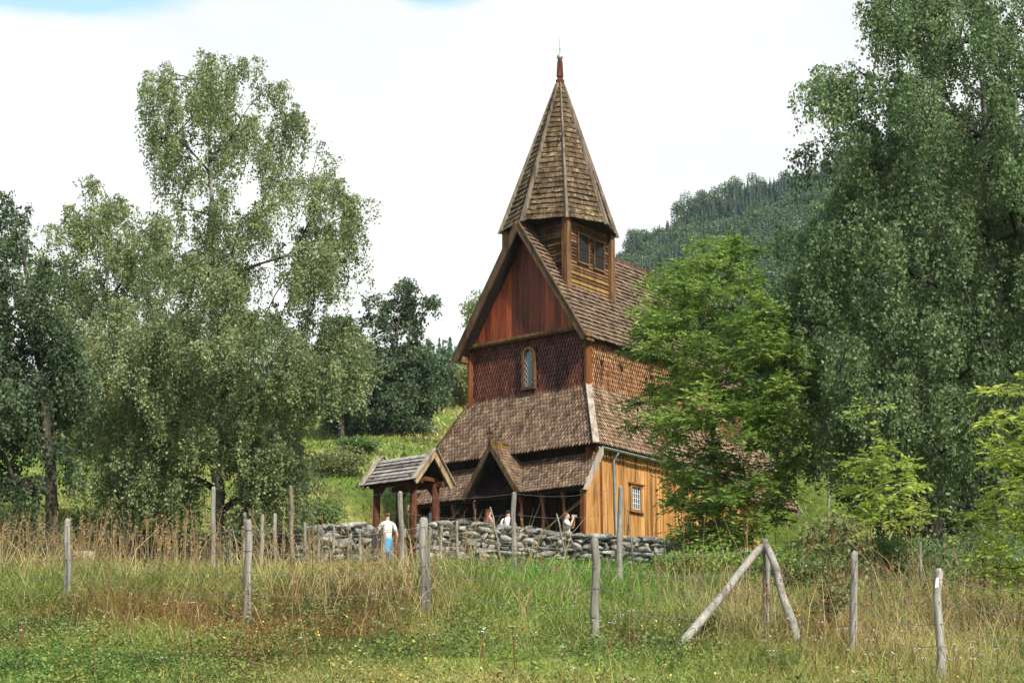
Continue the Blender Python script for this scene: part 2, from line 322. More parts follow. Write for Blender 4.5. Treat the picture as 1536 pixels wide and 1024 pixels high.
# ================================================================== SETTING
def veg(X, Y):
    """real vegetation colour map: green / olive / straw / rust patches. returns rgb, height factor"""
    px, py = to_px(np.stack([X, Y, ground(X, Y)], -1))
    px = np.clip(px, -3000, 4000); py = np.clip(py, -500, 3000)
    a = fbm(X, Y, 3.5, 50); b = fbm(X, Y, 1.3, 60); c = fbm(X, Y, 8, 70)
    green = A([.125, .195, .035]); lush = A([.085, .21, .03]); olive = A([.21, .22, .055]); straw = A([.36, .29, .12]); rust = A([.18, .07, .03]); dark = A([.05, .085, .022])
    def bl(cx, cy, rx, ry): return np.exp(-(((px - cx) / rx) ** 2 + ((py - cy) / ry) ** 2))
    dry = np.clip((a - .46) * 3.2 + (b - .5) * 1.2, 0, 1) * .55
    dry = np.clip(dry + .35 * bl(120, 850, 260, 45) + .5 * bl(1450, 960, 160, 70) + .5 * bl(1120, 930, 110, 35) + .35 * bl(560, 850, 130, 30) + .35 * bl(620, 960, 260, 25)
                  - .8 * bl(80, 1000, 230, 45) - .9 * bl(860, 865, 190, 35) - .6 * bl(1000, 1000, 200, 50) - .3 * bl(540, 740, 60, 60), 0, 1)
    w = np.clip((c - .4) * 3, 0, 1)[..., None]
    col = green * (1 - w) + olive * w
    l = np.clip(bl(860, 865, 200, 32) + .45 * bl(540, 745, 50, 50) + .6 * bl(80, 1005, 250, 40), 0, 1)[..., None]; col = col * (1 - l) + lush * l
    col = col * (1 - dry[..., None]) + straw * dry[..., None]
    r = np.clip((1.2 * bl(450, 940, 130, 30) + .9 * bl(180, 925, 170, 20) + .5 * bl(600, 900, 120, 20) + .5 * bl(560, 900, 100, 25) + .4 * bl(1250, 960, 90, 40)) * (0.4 + 1.1 * b), 0, .85)[..., None]; col = col * (1 - r) + rust * r
    d = np.clip((fbm(X, Y, 1.8, 80) - .54) * 6, 0, .8)[..., None] * (Y < 50)[..., None]; col = col * (1 - d) + dark * d
    # mountain and upper pasture
    f = np.clip((Y - 120) / 60, 0, 1)[..., None]; col = col * (1 - f) + A([.06, .09, .03]) * f
    tall = .5 + .55 * bl(330, 905, 420, 30) + .9 * np.clip(a * 1.2 - .2, 0, 1) + .7 * bl(120, 845, 260, 38) + .9 * bl(1430, 950, 200, 60) + .6 * bl(1130, 930, 130, 40) + .5 * bl(860, 880, 200, 30) - .65 * bl(100, 1005, 300, 42) - .35 * bl(620, 990, 300, 40)
    tall = tall * .62 * (.45 + 1.1 * np.clip((fbm(X, Y, .55, 120, 2) - .3) * 2.2, 0, 1)) * np.where((Y > 38) & (Y < 60), np.interp(px, [100, 200, 420], [1.0, .5, .36]), 1.0) * np.where(py > 965, .7, 1.0)
    k = fbm(X, Y, .7, 160, 3) * .9 + fbm(X, Y, 2.4, 170, 3) * .9; col = col * np.clip(.25 + .9 * k, .45, 1.45)[..., None]
    return col, np.clip(tall, .10, 2.2)

def build_ground():
    ys = np.concatenate([np.linspace(-300, -5, 12), np.linspace(0, 12, 16), np.linspace(12.4, 56, 150), np.linspace(56.5, 120, 120), np.linspace(121.5, 530, 150), np.linspace(540, 900, 20)])
    ss = np.concatenate([np.linspace(-3.2, -.5, 14), np.linspace(-.46, .46, 190), np.linspace(.5, 3.2, 14)])
    X = np.empty((len(ys), len(ss))); Yg = np.repeat(ys[:, None], len(ss), 1)
    X = ss[None, :] * np.maximum(Yg * 1.0, 25) * 1.0
    Zg = ground(X, Yg); n, m = X.shape
    vs = np.stack([X, Yg, Zg], -1).reshape(-1, 3)
    i = np.arange(n - 1)[:, None] * m + np.arange(m - 1)[None, :]; fs = np.stack([i, i + 1, i + m + 1, i + m], -1).reshape(-1, 4)
    me = mesh_np('ground', vs, fs, 4); c, _ = veg(vs[:, 0], vs[:, 1]); set_col(me, c * .8)
    o = link('ground', me, 'meadow', smooth=True); tag(o, kind='structure')
build_ground()

def build_grass():
    def blades(n, y0, y1, pw, wscale, lmin, lmax, tallmul=1.0, seed=1, straw_only=False, region=None):
        r = np.random.default_rng(seed); u = r.random(n)
        Y = (y0 ** pw + u * (y1 ** pw - y0 ** pw)) ** (1 / pw)
        X = (r.random(n) * 2 - 1) * (.325 * Y + 1.2)
        if region is not None:
            k = region(X, Y, r); X, Y = X[k], Y[k]; n = len(X)
        # not inside the church or right on the terrace
        dx = X - KX; dy = Y - KY; v = dx * math.sin(TH) + dy * math.cos(TH); u_ = -dx * math.cos(TH) + dy * math.sin(TH)
        k = ~((u_ > -.3) & (u_ < 8.2) & (v > -2.2) & (v < 16)); X, Y = X[k], Y[k]; n = len(X)
        Z = ground(X, Y); col, tall = veg(X, Y)
        L = (lmin + (lmax - lmin) * r.random(n) ** 1.6) * tall * tallmul
        W = wscale * Y * (.6 + .8 * r.random(n))
        th = r.random(n) * 2 * np.pi; bend = (.25 + 1.0 * r.random(n) ** 1.3) * L
        dirx, diry = np.cos(th), np.sin(th); ph = r.random(n) * np.pi; wx, wy = np.cos(ph) * W / 2, np.sin(ph) * W / 2
        base = np.stack([X, Y, Z - .03], -1); off = lambda fb, fz: np.stack([dirx * bend * fb, diry * bend * fb, L * fz], -1)
        wv = np.stack([wx, wy, np.zeros(n)], -1)
        p0, p1 = base - wv, base + wv; m0 = base + off(.3, .55); p2, p3 = m0 + wv * .8, m0 - wv * .8; m1 = base + off(1.0, 1.0)
        p4, p5 = m1 + wv * .2, m1 - wv * .2
        vs = np.stack([p0, p1, p2, p3, p4, p5], 1).reshape(-1, 3); i = np.arange(n) * 6
        fs = np.concatenate([np.stack([i, i + 1, i + 2, i + 3], -1), np.stack([i + 3, i + 2, i + 4, i + 5], -1)])
        if straw_only: col = A([.46, .36, .18]) * (.75 + .5 * r.random((n, 1)))
        else:
            col = col * (.6 + .95 * r.random((n, 1))); q = (r.random(n) < .10)[:, None]; col = np.where(q, A([.44, .36, .17]) * (.7 + .5 * r.random((n, 1))), col)
        c = np.repeat(np.clip(col, 0, .8), 6, 0)
        return vs, fs, c
    def emit(name, sets, label):
        vs, fs, cs = [], [], []; o = 0
        for v, f, c in sets: vs.append(v); fs.append(f + o); cs.append(c); o += len(v)
        me = mesh_np(name, np.concatenate(vs), np.concatenate(fs), 4); set_col(me, np.concatenate(cs)); ob = link(name, me, 'grass_blade'); tag(ob, label, name.replace('_', ' '), kind='stuff')
    emit('meadow_grass', [blades(300000, 12.5, 54, 1.0, .00058, .10, .36, seed=1), blades(60000, 12.5, 30, 1.0, .0004, .25, .55, seed=2)], 'mixed green and drying meadow grass covering the slope below the wall')
    emit('hillside_grass', [blades(90000, 53, 125, 1.2, .0011, .15, .5, seed=3)], 'green and tan pasture grass on the hillside beyond the wall')
    def reg(X, Y, r):
        px, py = to_px(np.stack([X, Y, ground(X, Y)], -1)); g = lambda cx, cy, rx, ry: np.exp(-(((px - cx) / rx) ** 2 + ((py - cy) / ry) ** 2))
        d = .42 * g(130, 850, 210, 24) + .6 * g(1440, 950, 170, 50) + .6 * g(1110, 925, 90, 30) + .22 * g(600, 900, 200, 50) + .12 * g(560, 850, 200, 20) + .03
        return (r.random(len(X)) < d * .8 * np.clip((fbm(X, Y, 1.6, 180) - .35) * 4, .1, 1.3)) & ~((Y > 41) & (px > 480))
    emit('dry_grass', [blades(70000, 14, 53, 1.0, .00026, .45, .95, tallmul=1.5, seed=4, straw_only=True, region=reg)], 'tall straw coloured dry grass stalks standing along the fences')
build_grass()
def build_weeds():
    r = np.random.default_rng(41); n = 3000; Y = 12.8 + 30 * r.random(n) ** 1.25; X = (r.random(n) * 2 - 1) * (.32 * Y + .8)
    qx, qy = to_px(np.stack([X, Y, ground(X, Y)], -1)); k = fbm(X, Y, 2.6, 140) + r.normal(size=n) * .08 + .14 * np.exp(-((qx - 330) / 420) ** 2 - ((qy - 920) / 30) ** 2) > .45; X, Y = X[k], Y[k]; n = len(X); base = np.stack([X, Y, ground(X, Y)], -1)
    sp = (fbm(X, Y, 2.2, 150) * 2.2 + r.random(n) * .9); pal = A([[.05, .10, .03], [.09, .17, .045], [.15, .21, .06], [.24, .22, .07], [.20, .10, .05]]); ci = np.clip(((sp - .55) * 2.6).astype(int), 0, 4)
    col, _ = veg(X, Y); c0 = pal[ci] * .7 + col * .3; m = 110; R_ = r.uniform(.10, .34, n); H_ = r.uniform(.08, .40, n)
    a = r.random((n, m)) * 6.283; q = r.random((n, m)) ** .5; pos = np.stack([base[:, :1] + np.cos(a) * q * R_[:, None], base[:, 1:2] + np.sin(a) * q * R_[:, None], base[:, 2:] + H_[:, None] * (1 - q * q * .7) * r.random((n, m)) ** .6], -1).reshape(-1, 3)
    M = len(pos); ax = np.stack([np.cos(a), np.sin(a), np.zeros((n, m))], -1).reshape(-1, 3) + r.normal(size=(M, 3)) * .5 + [0, 0, .35]; ax /= np.linalg.norm(ax, axis=1, keepdims=True); sd = np.cross(ax, r.normal(size=(M, 3)) * .5 + [0, 0, 1.]); sd /= np.linalg.norm(sd, axis=1, keepdims=True)
    ls = np.repeat(r.uniform(.016, .045, n), m) * r.uniform(.6, 1.3, M); l = ls[:, None]; vs = np.stack([pos, pos + ax * l * .5 + sd * l * .3, pos + ax * l, pos + ax * l * .5 - sd * l * .3], 1).reshape(-1, 3)
    i = np.arange(M) * 4; me = mesh_np('meadow_weeds', vs, np.stack([i, i + 1, i + 2, i + 3], -1), 4); cc = np.repeat(c0, m, 0) * r.uniform(.6, 1.5, (M, 1)); y = r.random(M) < .012; cc[y] = A([.75, .62, .08])
    set_col(me, np.clip(np.repeat(cc, 4, 0), 0, .85)); tag(link('meadow_weeds', me, 'grass_blade'), 'low leafy weeds and small yellow flowers matted through the near meadow', 'weeds', kind='stuff')
build_weeds()
def build_stalks():
    r = np.random.default_rng(51); n = 9000; Y = 15 + 34 * r.random(n); X = (r.random(n) * 2 - 1) * (.32 * Y + .8); px, py = to_px(np.stack([X, Y, ground(X, Y)], -1)); g = lambda cx, cy, rx, ry: np.exp(-(((px - cx) / rx) ** 2 + ((py - cy) / ry) ** 2))
    k = r.random(n) < .3 * g(170, 850, 190, 30) + .5 * g(1430, 960, 170, 45) + .3 * g(1120, 930, 80, 30) + (.10 * g(600, 900, 300, 60) + .015) * (Y < 40); k &= ~((px > 230) & (py < 865) & (r.random(n) < .55)); X, Y = X[k], Y[k]; n = len(X); b = np.stack([X, Y, ground(X, Y)], -1)
    h = r.uniform(.55, 1.25, n) * np.where(Y > 30, 1.15, .8); off = r.normal(size=(n, 2)) * .13; tip = b + np.stack([off[:, 0] * h, off[:, 1] * h, h], -1); w = np.stack([.00016 * Y + .001, 0 * Y, 0 * Y], -1)
    vs = [np.stack([b - w, b + w, tip + w * .5, tip - w * .5], 1).reshape(-1, 3)]; cs = [np.repeat(A([.27, .19, .09]) * r.uniform(.5, 1.2, (n, 1)), 4, 0)]; m = 14
    t = r.uniform(.72, 1.0, (n, m))[..., None]; q = (b[:, None] * (1 - t) + tip[:, None] * t).reshape(-1, 3); M = len(q); d = r.normal(size=(M, 3)) * .6 + [0, 0, 1]; d /= np.linalg.norm(d, axis=1, keepdims=True); sd = np.cross(d, r.normal(size=(M, 3))); sd /= np.linalg.norm(sd, axis=1, keepdims=True); l = (np.repeat(Y, m) * .0010 + .012)[:, None]
    vs.append(np.stack([q, q + d * l * .8 + sd * l * .25, q + d * l * 1.6, q + d * l * .8 - sd * l * .25], 1).reshape(-1, 3)); cs.append(np.repeat(np.repeat(A([.26, .17, .085]) * r.uniform(.5, 1.5, (n, 1)), m, 0), 4, 0))
    vs = np.concatenate(vs); i = np.arange(len(vs) // 4) * 4; me = mesh_np('seed_stalks', vs, np.stack([i, i + 1, i + 2, i + 3], -1), 4); set_col(me, np.concatenate(cs)); tag(link('seed_stalks', me, 'grass_blade'), 'tall brown seed stalks rising above the dry grass', 'stalks', kind='stuff')
build_stalks()

# ================================================================== FOLIAGE
def inside(poly, x, y):
    x = np.asarray(x); y = np.asarray(y); c = np.zeros(x.shape, bool); n = len(poly); j = n - 1
    for i in range(n):
        xi, yi = poly[i]; xj, yj = poly[j]
        k = ((yi > y) != (yj > y)) & (x < (xj - xi) * (y - yi) / (yj - yi + 1e-9) + xi); c ^= k; j = i
    return c
def leaf_mesh(name, pos, axis, side, ln, wd):
    """rhombic leaves"""
    ln = ln[:, None]; wd = wd[:, None]
    p0 = pos; p1 = pos + axis * ln * .45 + side * wd * .5; p2 = pos + axis * ln; p3 = pos + axis * ln * .45 - side * wd * .5
    vs = np.stack([p0, p1, p2, p3], 1).reshape(-1, 3); i = np.arange(len(pos)) * 4
    return mesh_np(name, vs, np.stack([i, i + 1, i + 2, i + 3], -1), 4)
def unit(a): return a / (np.linalg.norm(a, axis=-1, keepdims=True) + 1e-9)
def tree(name, label, cat, trunk_px, Y, r0, poly, nclump, crad, nleaf, lsize, leaf='birch_leaf', bark='bark', style='droop',
         seed=1, group=None, maxd=4.0, droop=.9, density=None, base=None, rise=.7, ysq=1.0, twigs=True, name_crown='crown', holes=()):
    r = np.random.default_rng(seed); ppm = F_PX / Y
    if base is None: base = gpx(trunk_px[0][0], Y)
    tp = [A(base) - A([0, 0, .15])] + [P(x, y, Y + r.normal() * .15) for x, y in trunk_px[1:]]
    # smooth the trunk
    T = []
    for i in range(len(tp) - 1):
        for k in range(4): T.append(tp[i] + (tp[i + 1] - tp[i]) * k / 4 + A([r.normal(), r.normal(), 0]) * r0 * (.15 if i or k else 0))
    T.append(tp[-1]); T = A(T)
    poly = [tuple(map(float, q)) for q in poly]; pa = A(poly); x0, y0 = pa.min(0); x1, y1 = pa.max(0)
    pts = []; tries = 0; dmin = math.sqrt((x1 - x0) * (y1 - y0) * .6 / nclump) * .62
    cx = pa[:, 0].mean()
    while len(pts) < nclump and tries < nclump * 40:
        tries += 1; x = r.uniform(x0, x1); y = r.uniform(y0, y1)
        if not inside(poly, A([x]), A([y]))[0]: continue
        if any(((x - h[0]) / h[2]) ** 2 + ((y - h[1]) / h[3]) ** 2 < 1 for h in holes): continue
        if density is not None and r.random() > density(x, y): continue
        # depth from the width of the outline on this row
        xs = np.linspace(x0, x1, 60); ins = inside(poly, xs, np.full(60, y)); xi = np.append(xs[ins], x)
        c = (xi.min() + xi.max()) / 2; hw = (xi.max() - xi.min()) / 2 / ppm + .2; q = min(1, abs(x - c) / ppm / hw)
        dd = min(maxd, hw) * math.sqrt(max(.05, 1 - q * q)) * r.uniform(-1, 1)
        p = P(x, y, Y + dd)
        if any((p[0] - o[0]) ** 2 + (p[2] - o[2]) ** 2 + .5 * (p[1] - o[1]) ** 2 < (dmin / ppm) ** 2 for o in pts[-250:]) and r.random() < .85: continue
        pts.append(p)
    C = A(pts)
    # connect every clump to the growing skeleton
    nodes = [t for t in T]; par = [-1] + list(range(len(T) - 1)); 
    dT = np.array([np.min(np.linalg.norm(T - c, axis=1)) for c in C]); order = np.argsort(dT)
    load = None; ends = {}
    for ci in order:
        c = C[ci]; nd = A(nodes); d = c - nd; dist = np.linalg.norm(d, axis=1)
        hor = np.linalg.norm(d[:, :2], axis=1)
        pen = dist + 1.1 * np.maximum(0, rise * hor - d[:, 2]) * .6 + np.where(np.arange(len(nodes)) < 3, 50, 0)
        k = int(np.argmin(pen)); p = nd[k]; m = max(2, min(6, int(dist[k] / .5)))
        prev = k; ctrl = p + (c - p) * .45 + A([0, 0, 1]) * dist[k] * .12
        for j in range(1, m + 1):
            t = j / m; q = (1 - t) ** 2 * p + 2 * t * (1 - t) * ctrl + t * t * c + (r.normal(size=3) * .05 * dist[k] / m if j < m else 0)
            nodes.append(q); par.append(prev); prev = len(nodes) - 1
        ends[ci] = prev
    n = len(nodes); cnt = np.zeros(n); 
    for e in ends.values(): cnt[e] += 1
    for i in range(n - 1, 0, -1):
        if par[i] >= 0: cnt[par[i]] += cnt[i] if i >= len(T) or True else 0
    rad = r0 * .8 * np.power(np.maximum(cnt, .3) / max(cnt[0], 1), .5)
    for i in range(len(T)): rad[i] = r0 * (1 - .93 * (i / (len(T) - 1)) ** .75)
    rad[0] = r0 * 1.35; rad = np.maximum(rad, .008)
    mb = MB(); nodes = A(nodes) - base
    mb.tube(nodes[:len(T)], [rad[i] for i in range(len(T))], 10)
    lb = MB()
    for i in range(len(T), n):
        a, b_ = par[i], i; ra, rb = min(rad[a], rad[b_] * 1.5), rad[b_]
        lb.tube([nodes[a], nodes[b_]], [ra, rb], 5 if rb > .02 else 4, cap=False)
    root = empty(name, base, 0, label, cat, group)
    # leaves
    per = max(1, nleaf // len(C)); Cb = C - base; allp = []; alla = []; alls = []; L_, W_ = [], []
    for c in Cb:
        cr = crad * r.uniform(.65, 1.3)
        if style == 'droop':
            ns, nq = 4, 4; nt = ns * nq; nl = max(2, per // nt)
            for g_ in range(ns):
                sc_ = unit(r.normal(size=3)) * A([1, 1, .6]) * cr * r.uniform(.25, 1.1); lg = droop * r.uniform(.45, 1.15); lean = r.normal(size=2) * .10
                hub = c + sc_ * .75 + A([0, 0, .10 * cr]); lb.tube([c, c + sc_ * .4 + A([0, 0, .08]), hub], [.010, .008, .006], 3, cap=False)
                for t in range(nq):
                    st = c + sc_ + r.normal(size=3) * [.13, .13, .08]; ln = lg * r.uniform(.6, 1.1); end = st + A([lean[0] + r.normal() * .05, lean[1] + r.normal() * .05, -ln])
                    if twigs and t < 2: lb.tube([hub, st, end], [.005, .004, .002], 3, cap=False)
                    k = r.random(nl) ** .85; body = st + (end - st) * k[:, None]; up = r.random(nl) < .22; body[up] = hub + (st - hub) * r.random(up.sum())[:, None]
                    allp.append(body + r.normal(size=(nl, 3)) * [.065, .065, .04] * (lsize / .082))
            m = nt * nl; ax = unit(r.normal(size=(m, 3)) * [.6, .6, .5] - [0, 0, .9])
        elif style == 'ball':
            m = per; d = unit(r.normal(size=(m, 3))); rr = r.random(m) ** .45
            allp.append(c + d * rr[:, None] * cr * [1, 1, .75]); ax = unit(r.normal(size=(m, 3)) - [0, 0, .3])
        elif style == 'ash':
            # pinnate leaves radiating from shoots
            nf = max(3, per // 11)
            P_, A_ = [], []
            for f in range(nf):
                o = c + unit(r.normal(size=3)) * cr * r.uniform(.1, .9) * A([1, 1, .7]); d = unit(r.normal(size=3) * [1, 1, .45] + [0, 0, .25]); d = unit(d)
                if twigs: lb.tube([c, o], [.008, .004], 3, cap=False)
                fl = lsize * r.uniform(3.2, 4.6); sd = unit(np.cross(d, [0, 0, 1.]) + 1e-6)
                for q in range(5):
                    t = .25 + .17 * q; pt = o + d * fl * t + A([0, 0, -fl * .22 * t * t])
                    for s in (-1, 1): P_.append(pt); A_.append(d * .6 + sd * s * .8 + A([0, 0, -.25]))
                P_.append(o + d * fl * 1.0 + A([0, 0, -fl * .22])); A_.append(d + A([0, 0, -.4]))
            allp.append(A(P_)); ax = unit(A(A_) + r.normal(size=(len(A_), 3)) * .12); m = len(P_)
        sd = unit(np.cross(ax, r.normal(size=(m, 3)) if style != 'ash' else (r.normal(size=(m, 3)) * .8 + [0, 0, .9])))
        alla.append(ax); alls.append(sd); L_.append(lsize * r.uniform(.5, 1.45, m)); W_.append(np.full(m, .38 if style == 'ash' else .75) * L_[-1])
    if per > 0:
        me = leaf_mesh(name_crown, np.concatenate(allp), np.concatenate(alla), np.concatenate(alls), np.concatenate(L_), np.concatenate(W_))
        link(name_crown, me, leaf, root)
    mb.build('trunk', bark, root, smooth=True); lb.build('branches', 'bark' if bark == 'birch_bark' else bark, root, smooth=True)
    return root

T1 = [(262,97),(300,92),(345,100),(385,98),(430,125),(440,170),(478,205),(485,262),(520,268),(535,330),(558,375),(545,425),(515,455),(522,480),(548,515),(540,560),(500,575),(468,590),(452,640),(450,700),(440,760),(360,775),(230,770),(160,750),(150,700),(165,640),(120,620),(105,540),(150,460),(215,400),(235,330),(245,250),(205,200),(200,150),(225,125)]
tree('birch_tree', 'tall weeping birch with white trunk, the largest tree on the left', 'birch tree', [(335,850),(326,740),(331,600),(322,430),(318,260),(308,120)], 48, .24, T1, 420, .64, 300000, .072,
     'birch_leaf', 'birch_bark', seed=5, maxd=4.2, droop=1.15, density=lambda x, y: .46 if y < 470 else 1.0, holes=[(300,215,18,46),(395,170,14,16),(230,200,10,14),(380,300,16,22),(250,330,18,22),(360,250,20,26),(430,330,20,18),(470,440,26,16),(400,390,14,22),(330,755,30,110),(455,500,14,14),(200,420,20,18),(250,440,16,14)])
tree('birch_tree', 'mid-sized pale green birch between the dark left edge tree and the tallest birch', 'birch tree', [(190,830),(180,700),(165,500),(155,330)], 55, .17,
     [(100,310),(130,300),(150,268),(175,290),(215,300),(262,330),(250,400),(250,560),(220,700),(110,700),(90,560),(70,450),(45,420),(60,360)], 130, .65, 70000, .085, 'birch_leaf', 'birch_bark', seed=6, maxd=3, droop=.9, density=lambda x, y: .7 if y < 420 else 1)
tree('birch_tree', 'dark shaded birch with bare lower limbs at the left edge', 'birch tree', [(80,850),(74,700),(62,560),(45,430),(25,320)], 42, .20,
     [(-60,330),(0,275),(20,320),(45,300),(60,330),(95,400),(90,480),(130,560),(110,640),(150,690),(90,740),(20,730),(-120,760),(-160,600),(-120,420)], 150, .55, 80000, .08, 'blue_leaf', 'bark', seed=8, maxd=3.5, density=lambda x, y: .4 if y < 450 or y > 640 else 1)
tree('leafy_tree', 'dark spreading tree alone on the pasture behind the gate roof', 'tree', [(590,690),(578,640),(585,560),(600,470)], 95, .35,
     [(556,425),(575,440),(588,432),(605,418),(625,440),(650,450),(640,490),(622,500),(662,540),(670,590),(650,620),(645,660),(610,672),(596,640),(565,645),(540,668),(510,640),(486,610),(520,570),(545,530),(560,505),(550,470)], 170, .75, 60000, .16, 'blue_leaf', 'bark', seed=9, maxd=4, droop=.8,
     density=lambda x, y: .45 if y < 520 else 1, holes=[(570,500,10,16)])
tree('leafy_tree', 'dark green tree half hidden behind the right side of the tallest birch', 'tree', [(512,665),(512,600),(512,500)], 92, .22,
     [(492,480),(520,462),(545,500),(540,560),(530,625),(492,620),(480,560),(478,510)], 45, .7, 16000, .16, 'blue_leaf', 'bark', seed=10, maxd=2)
tree('birch_tree', 'slender sparse birch showing beside the left edge of the church gable', 'birch tree', [(712,585),(712,520),(716,470),(722,440)], 85, .07,
     [(700,455),(722,432),(738,425),(742,460),(725,490),(716,520),(706,500)], 16, .35, 1500, .14, 'birch_leaf', 'birch_bark', seed=11, maxd=.8, droop=.7)
ASH = [(1045,352),(1060,385),(1078,378),(1098,358),(1120,370),(1142,388),(1135,430),(1160,450),(1192,462),(1188,500),(1212,545),(1225,600),(1195,640),(1222,690),(1165,705),(1195,745),(1160,790),(1165,835),(1120,850),(1050,860),(1020,835),(1003,800),(1040,770),(985,745),(1005,700),(940,640),(935,600),(960,560),(925,510),(955,450),(985,402),(1012,400),(1028,372)]
ASH = [(x + 8, y) for x, y in ASH]
tree('ash_tree', 'bright green young ash with feathered leaves in front of the church side wall', 'ash tree', [(1080,880),(1077,780),(1068,650),(1062,520),(1048,385)], 36, .085, ASH, 290, .25, 82000, .10, 'ash_leaf', 'ash_bark', 'ash', seed=12, maxd=2.2, rise=1.0,
     density=lambda x, y: .35 if (x < 1010 and y > 560) else (.66 if y > 640 and y < 830 else .9))
BR = [(1285,35),(1310,10),(1320,-60),(1420,-150),(1600,-150),(1700,100),(1700,640),(1560,700),(1440,720),(1390,700),(1330,720),(1290,690),(1240,670),(1200,600),(1225,560),(1190,520),(1185,450),(1200,400),(1175,345),(1250,310),(1245,260),(1215,235),(1200,212),(1255,205),(1235,160),(1222,110),(1245,80),(1280,110),(1330,90),(1310,60)]
tree('birch_tree', 'huge overhanging birch filling the upper right corner', 'birch tree', [(1500,900),(1497,700),(1492,430),(1475,200),(1465,-60)], 36, .26, BR, 560, .60, 310000, .072, 'birch_leaf_dark', 'birch_bark', seed=14, maxd=4.5, droop=1.0,
     density=lambda x, y: .7 if (x < 1240 and y < 270) else 1.0)
tree('birch_tree', 'dark dense tree behind the huge right birch, above the sapling', 'tree', [(1400,800),(1400,640),(1395,480),(1390,350)], 47, .25,
     [(1350,180),(1420,160),(1560,200),(1620,500),(1600,760),(1480,830),(1400,800),(1340,770),(1290,745),(1240,700),(1210,640),(1225,560),(1200,470),(1250,420),(1270,330),(1330,280)], 230, .75, 130000, .095, 'blue_leaf', 'bark', seed=15, maxd=3.5, droop=.8)
tree('ash_sapling', 'thin light green ash sapling left of the notched fence post', 'sapling', [(1308,900),(1306,790),(1307,700),(1318,625)], 26, .018,
     [(1312,605),(1335,640),(1330,675),(1372,690),(1400,700),(1395,725),(1350,735),(1375,760),(1402,775),(1395,800),(1340,790),(1300,800),(1270,790),(1280,760),(1262,740),(1285,720),(1272,690),(1305,680),(1298,650)], 26, .14, 2300, .10, 'ash_leaf_yellow', 'ash_bark', 'ash', seed=16, maxd=.7)
tree('ash_tree', 'yellow green ash reaching in from the right edge', 'ash tree', [(1590,960),(1580,800),(1565,680),(1550,580)], 24, .05,
     [(1478,590),(1510,575),(1560,560),(1640,600),(1660,800),(1600,900),(1540,870),(1500,880),(1465,850),(1480,820),(1450,790),(1440,765),(1490,750),(1478,700),(1500,690),(1475,640),(1500,620)], 90, .2, 9500, .085, 'ash_leaf_yellow', 'ash_bark', 'ash', seed=17, maxd=1.3)
tree('shrub', 'small sparse shrub with reddish stems right of the braced post', 'shrub', [(1245,985),(1243,920),(1242,850),(1243,790)], 21.5, .02,
     [(1195,800),(1225,775),(1262,770),(1300,800),(1300,860),(1280,900),(1250,930),(1215,900),(1190,850)], 60, .16, 2600, .045, 'olive_leaf', 'red_stem', 'ball', seed=18, maxd=.6, rise=1.6, twigs=False)

def bush(px, Y, w, h, label, leaf='bush_leaf', n=2600, ls=.09, seed=1, group=None, name='bush'):
    """rounded bush: w,h in metres"""
    r = np.random.default_rng(seed); base = gpx(px, Y); root = empty(name, base, 0, label, 'bush', group)
    k = 16; mb = MB(); pos = []
    for i in range(k):
        a = r.random() * 6.28; q = r.random() ** .5; c = A([math.cos(a) * q * w * .38, math.sin(a) * q * w * .38, h * r.uniform(.25, .85) * (1 - .35 * q)])
        mb.tube([A([0, 0, -.1]) + r.normal(size=3) * .03, c * .5 + A([0, 0, .05]), c], [.025, .015, .006], 4)
        m = n // k; d = unit(r.normal(size=(m, 3))); rr = r.random(m) ** .5; pos.append(c + d * rr[:, None] * A([w * .24, w * .24, h * .22]) * r.uniform(.7, 1.3))
    pos = np.concatenate(pos); pos[:, 2] = np.maximum(pos[:, 2], -.05); m = len(pos); ax = unit(r.normal(size=(m, 3)) + [0, 0, .2]); sd = unit(np.cross(ax, r.normal(size=(m, 3))))
    ln = ls * r.uniform(.7, 1.3, m); link('crown', leaf_mesh('crown', pos, ax, sd, ln, ln * .6), leaf, root); mb.build('stem', 'red_stem', root)
    return root
G1 = 'bushes on the hillside above the wall'
bush(482, 66, 2.4, 1.9, 'rounded green bush on the slope just left of the gate roof', seed=21, n=5000, ls=.12, group=G1)
bush(535, 84, 2.0, 1.0, 'low dark bush below the lone spreading tree', seed=22, group=G1, ls=.14)
bush(500, 75, 3.6, 1.5, 'wide olive bush on the slope right of the tallest birch', 'olive_leaf', seed=23, n=4000, group=G1, ls=.12)
bush(440, 70, 3.0, 1.6, 'pale bush under the right edge of the tallest birch', 'olive_leaf', seed=24, n=3600, group=G1, ls=.12)
bush(560, 105, 4.5, 1.3, 'flat scrub bush far up the pasture left of the church', 'olive_leaf', seed=25, n=3000, group=G1, ls=.18)
bush(690, 125, 7, 3.6, 'large light green bush between the lone tree and the church', 'olive_leaf', seed=26, n=5000, group=G1, ls=.26)
bush(105, 50, 2.6, 2.4, 'leafy dark bush behind the wall right of the dark left trunk', 'bush_leaf', seed=28, n=6000, group=G1, ls=.10)
bush(200, 54, 3.6, 2.2, 'dense dark bush behind the wall below the mid-sized birch', 'birch_leaf_dark', seed=29, n=7000, group=G1, ls=.10)
bush(400, 55, 3.2, 2.0, 'dark bush behind the wall right of the white birch trunk', 'birch_leaf_dark', seed=30, n=6000, group=G1, ls=.10)
bush(20, 47, 3.0, 2.0, 'dark bush at the left edge behind the boulders', 'birch_leaf_dark', seed=31, n=6000, group=G1, ls=.10)
G2 = 'bushes in the meadow at right'
bush(1185, 30, 1.9, 1.0, 'leafy green bush behind the braced post', 'ash_leaf', seed=32, n=5000, group=G2, ls=.07)
bush(1045, 34, 2.0, .8, 'low fern-like bush at the foot of the young ash', 'ash_leaf', seed=33, n=4500, group=G2, ls=.08)
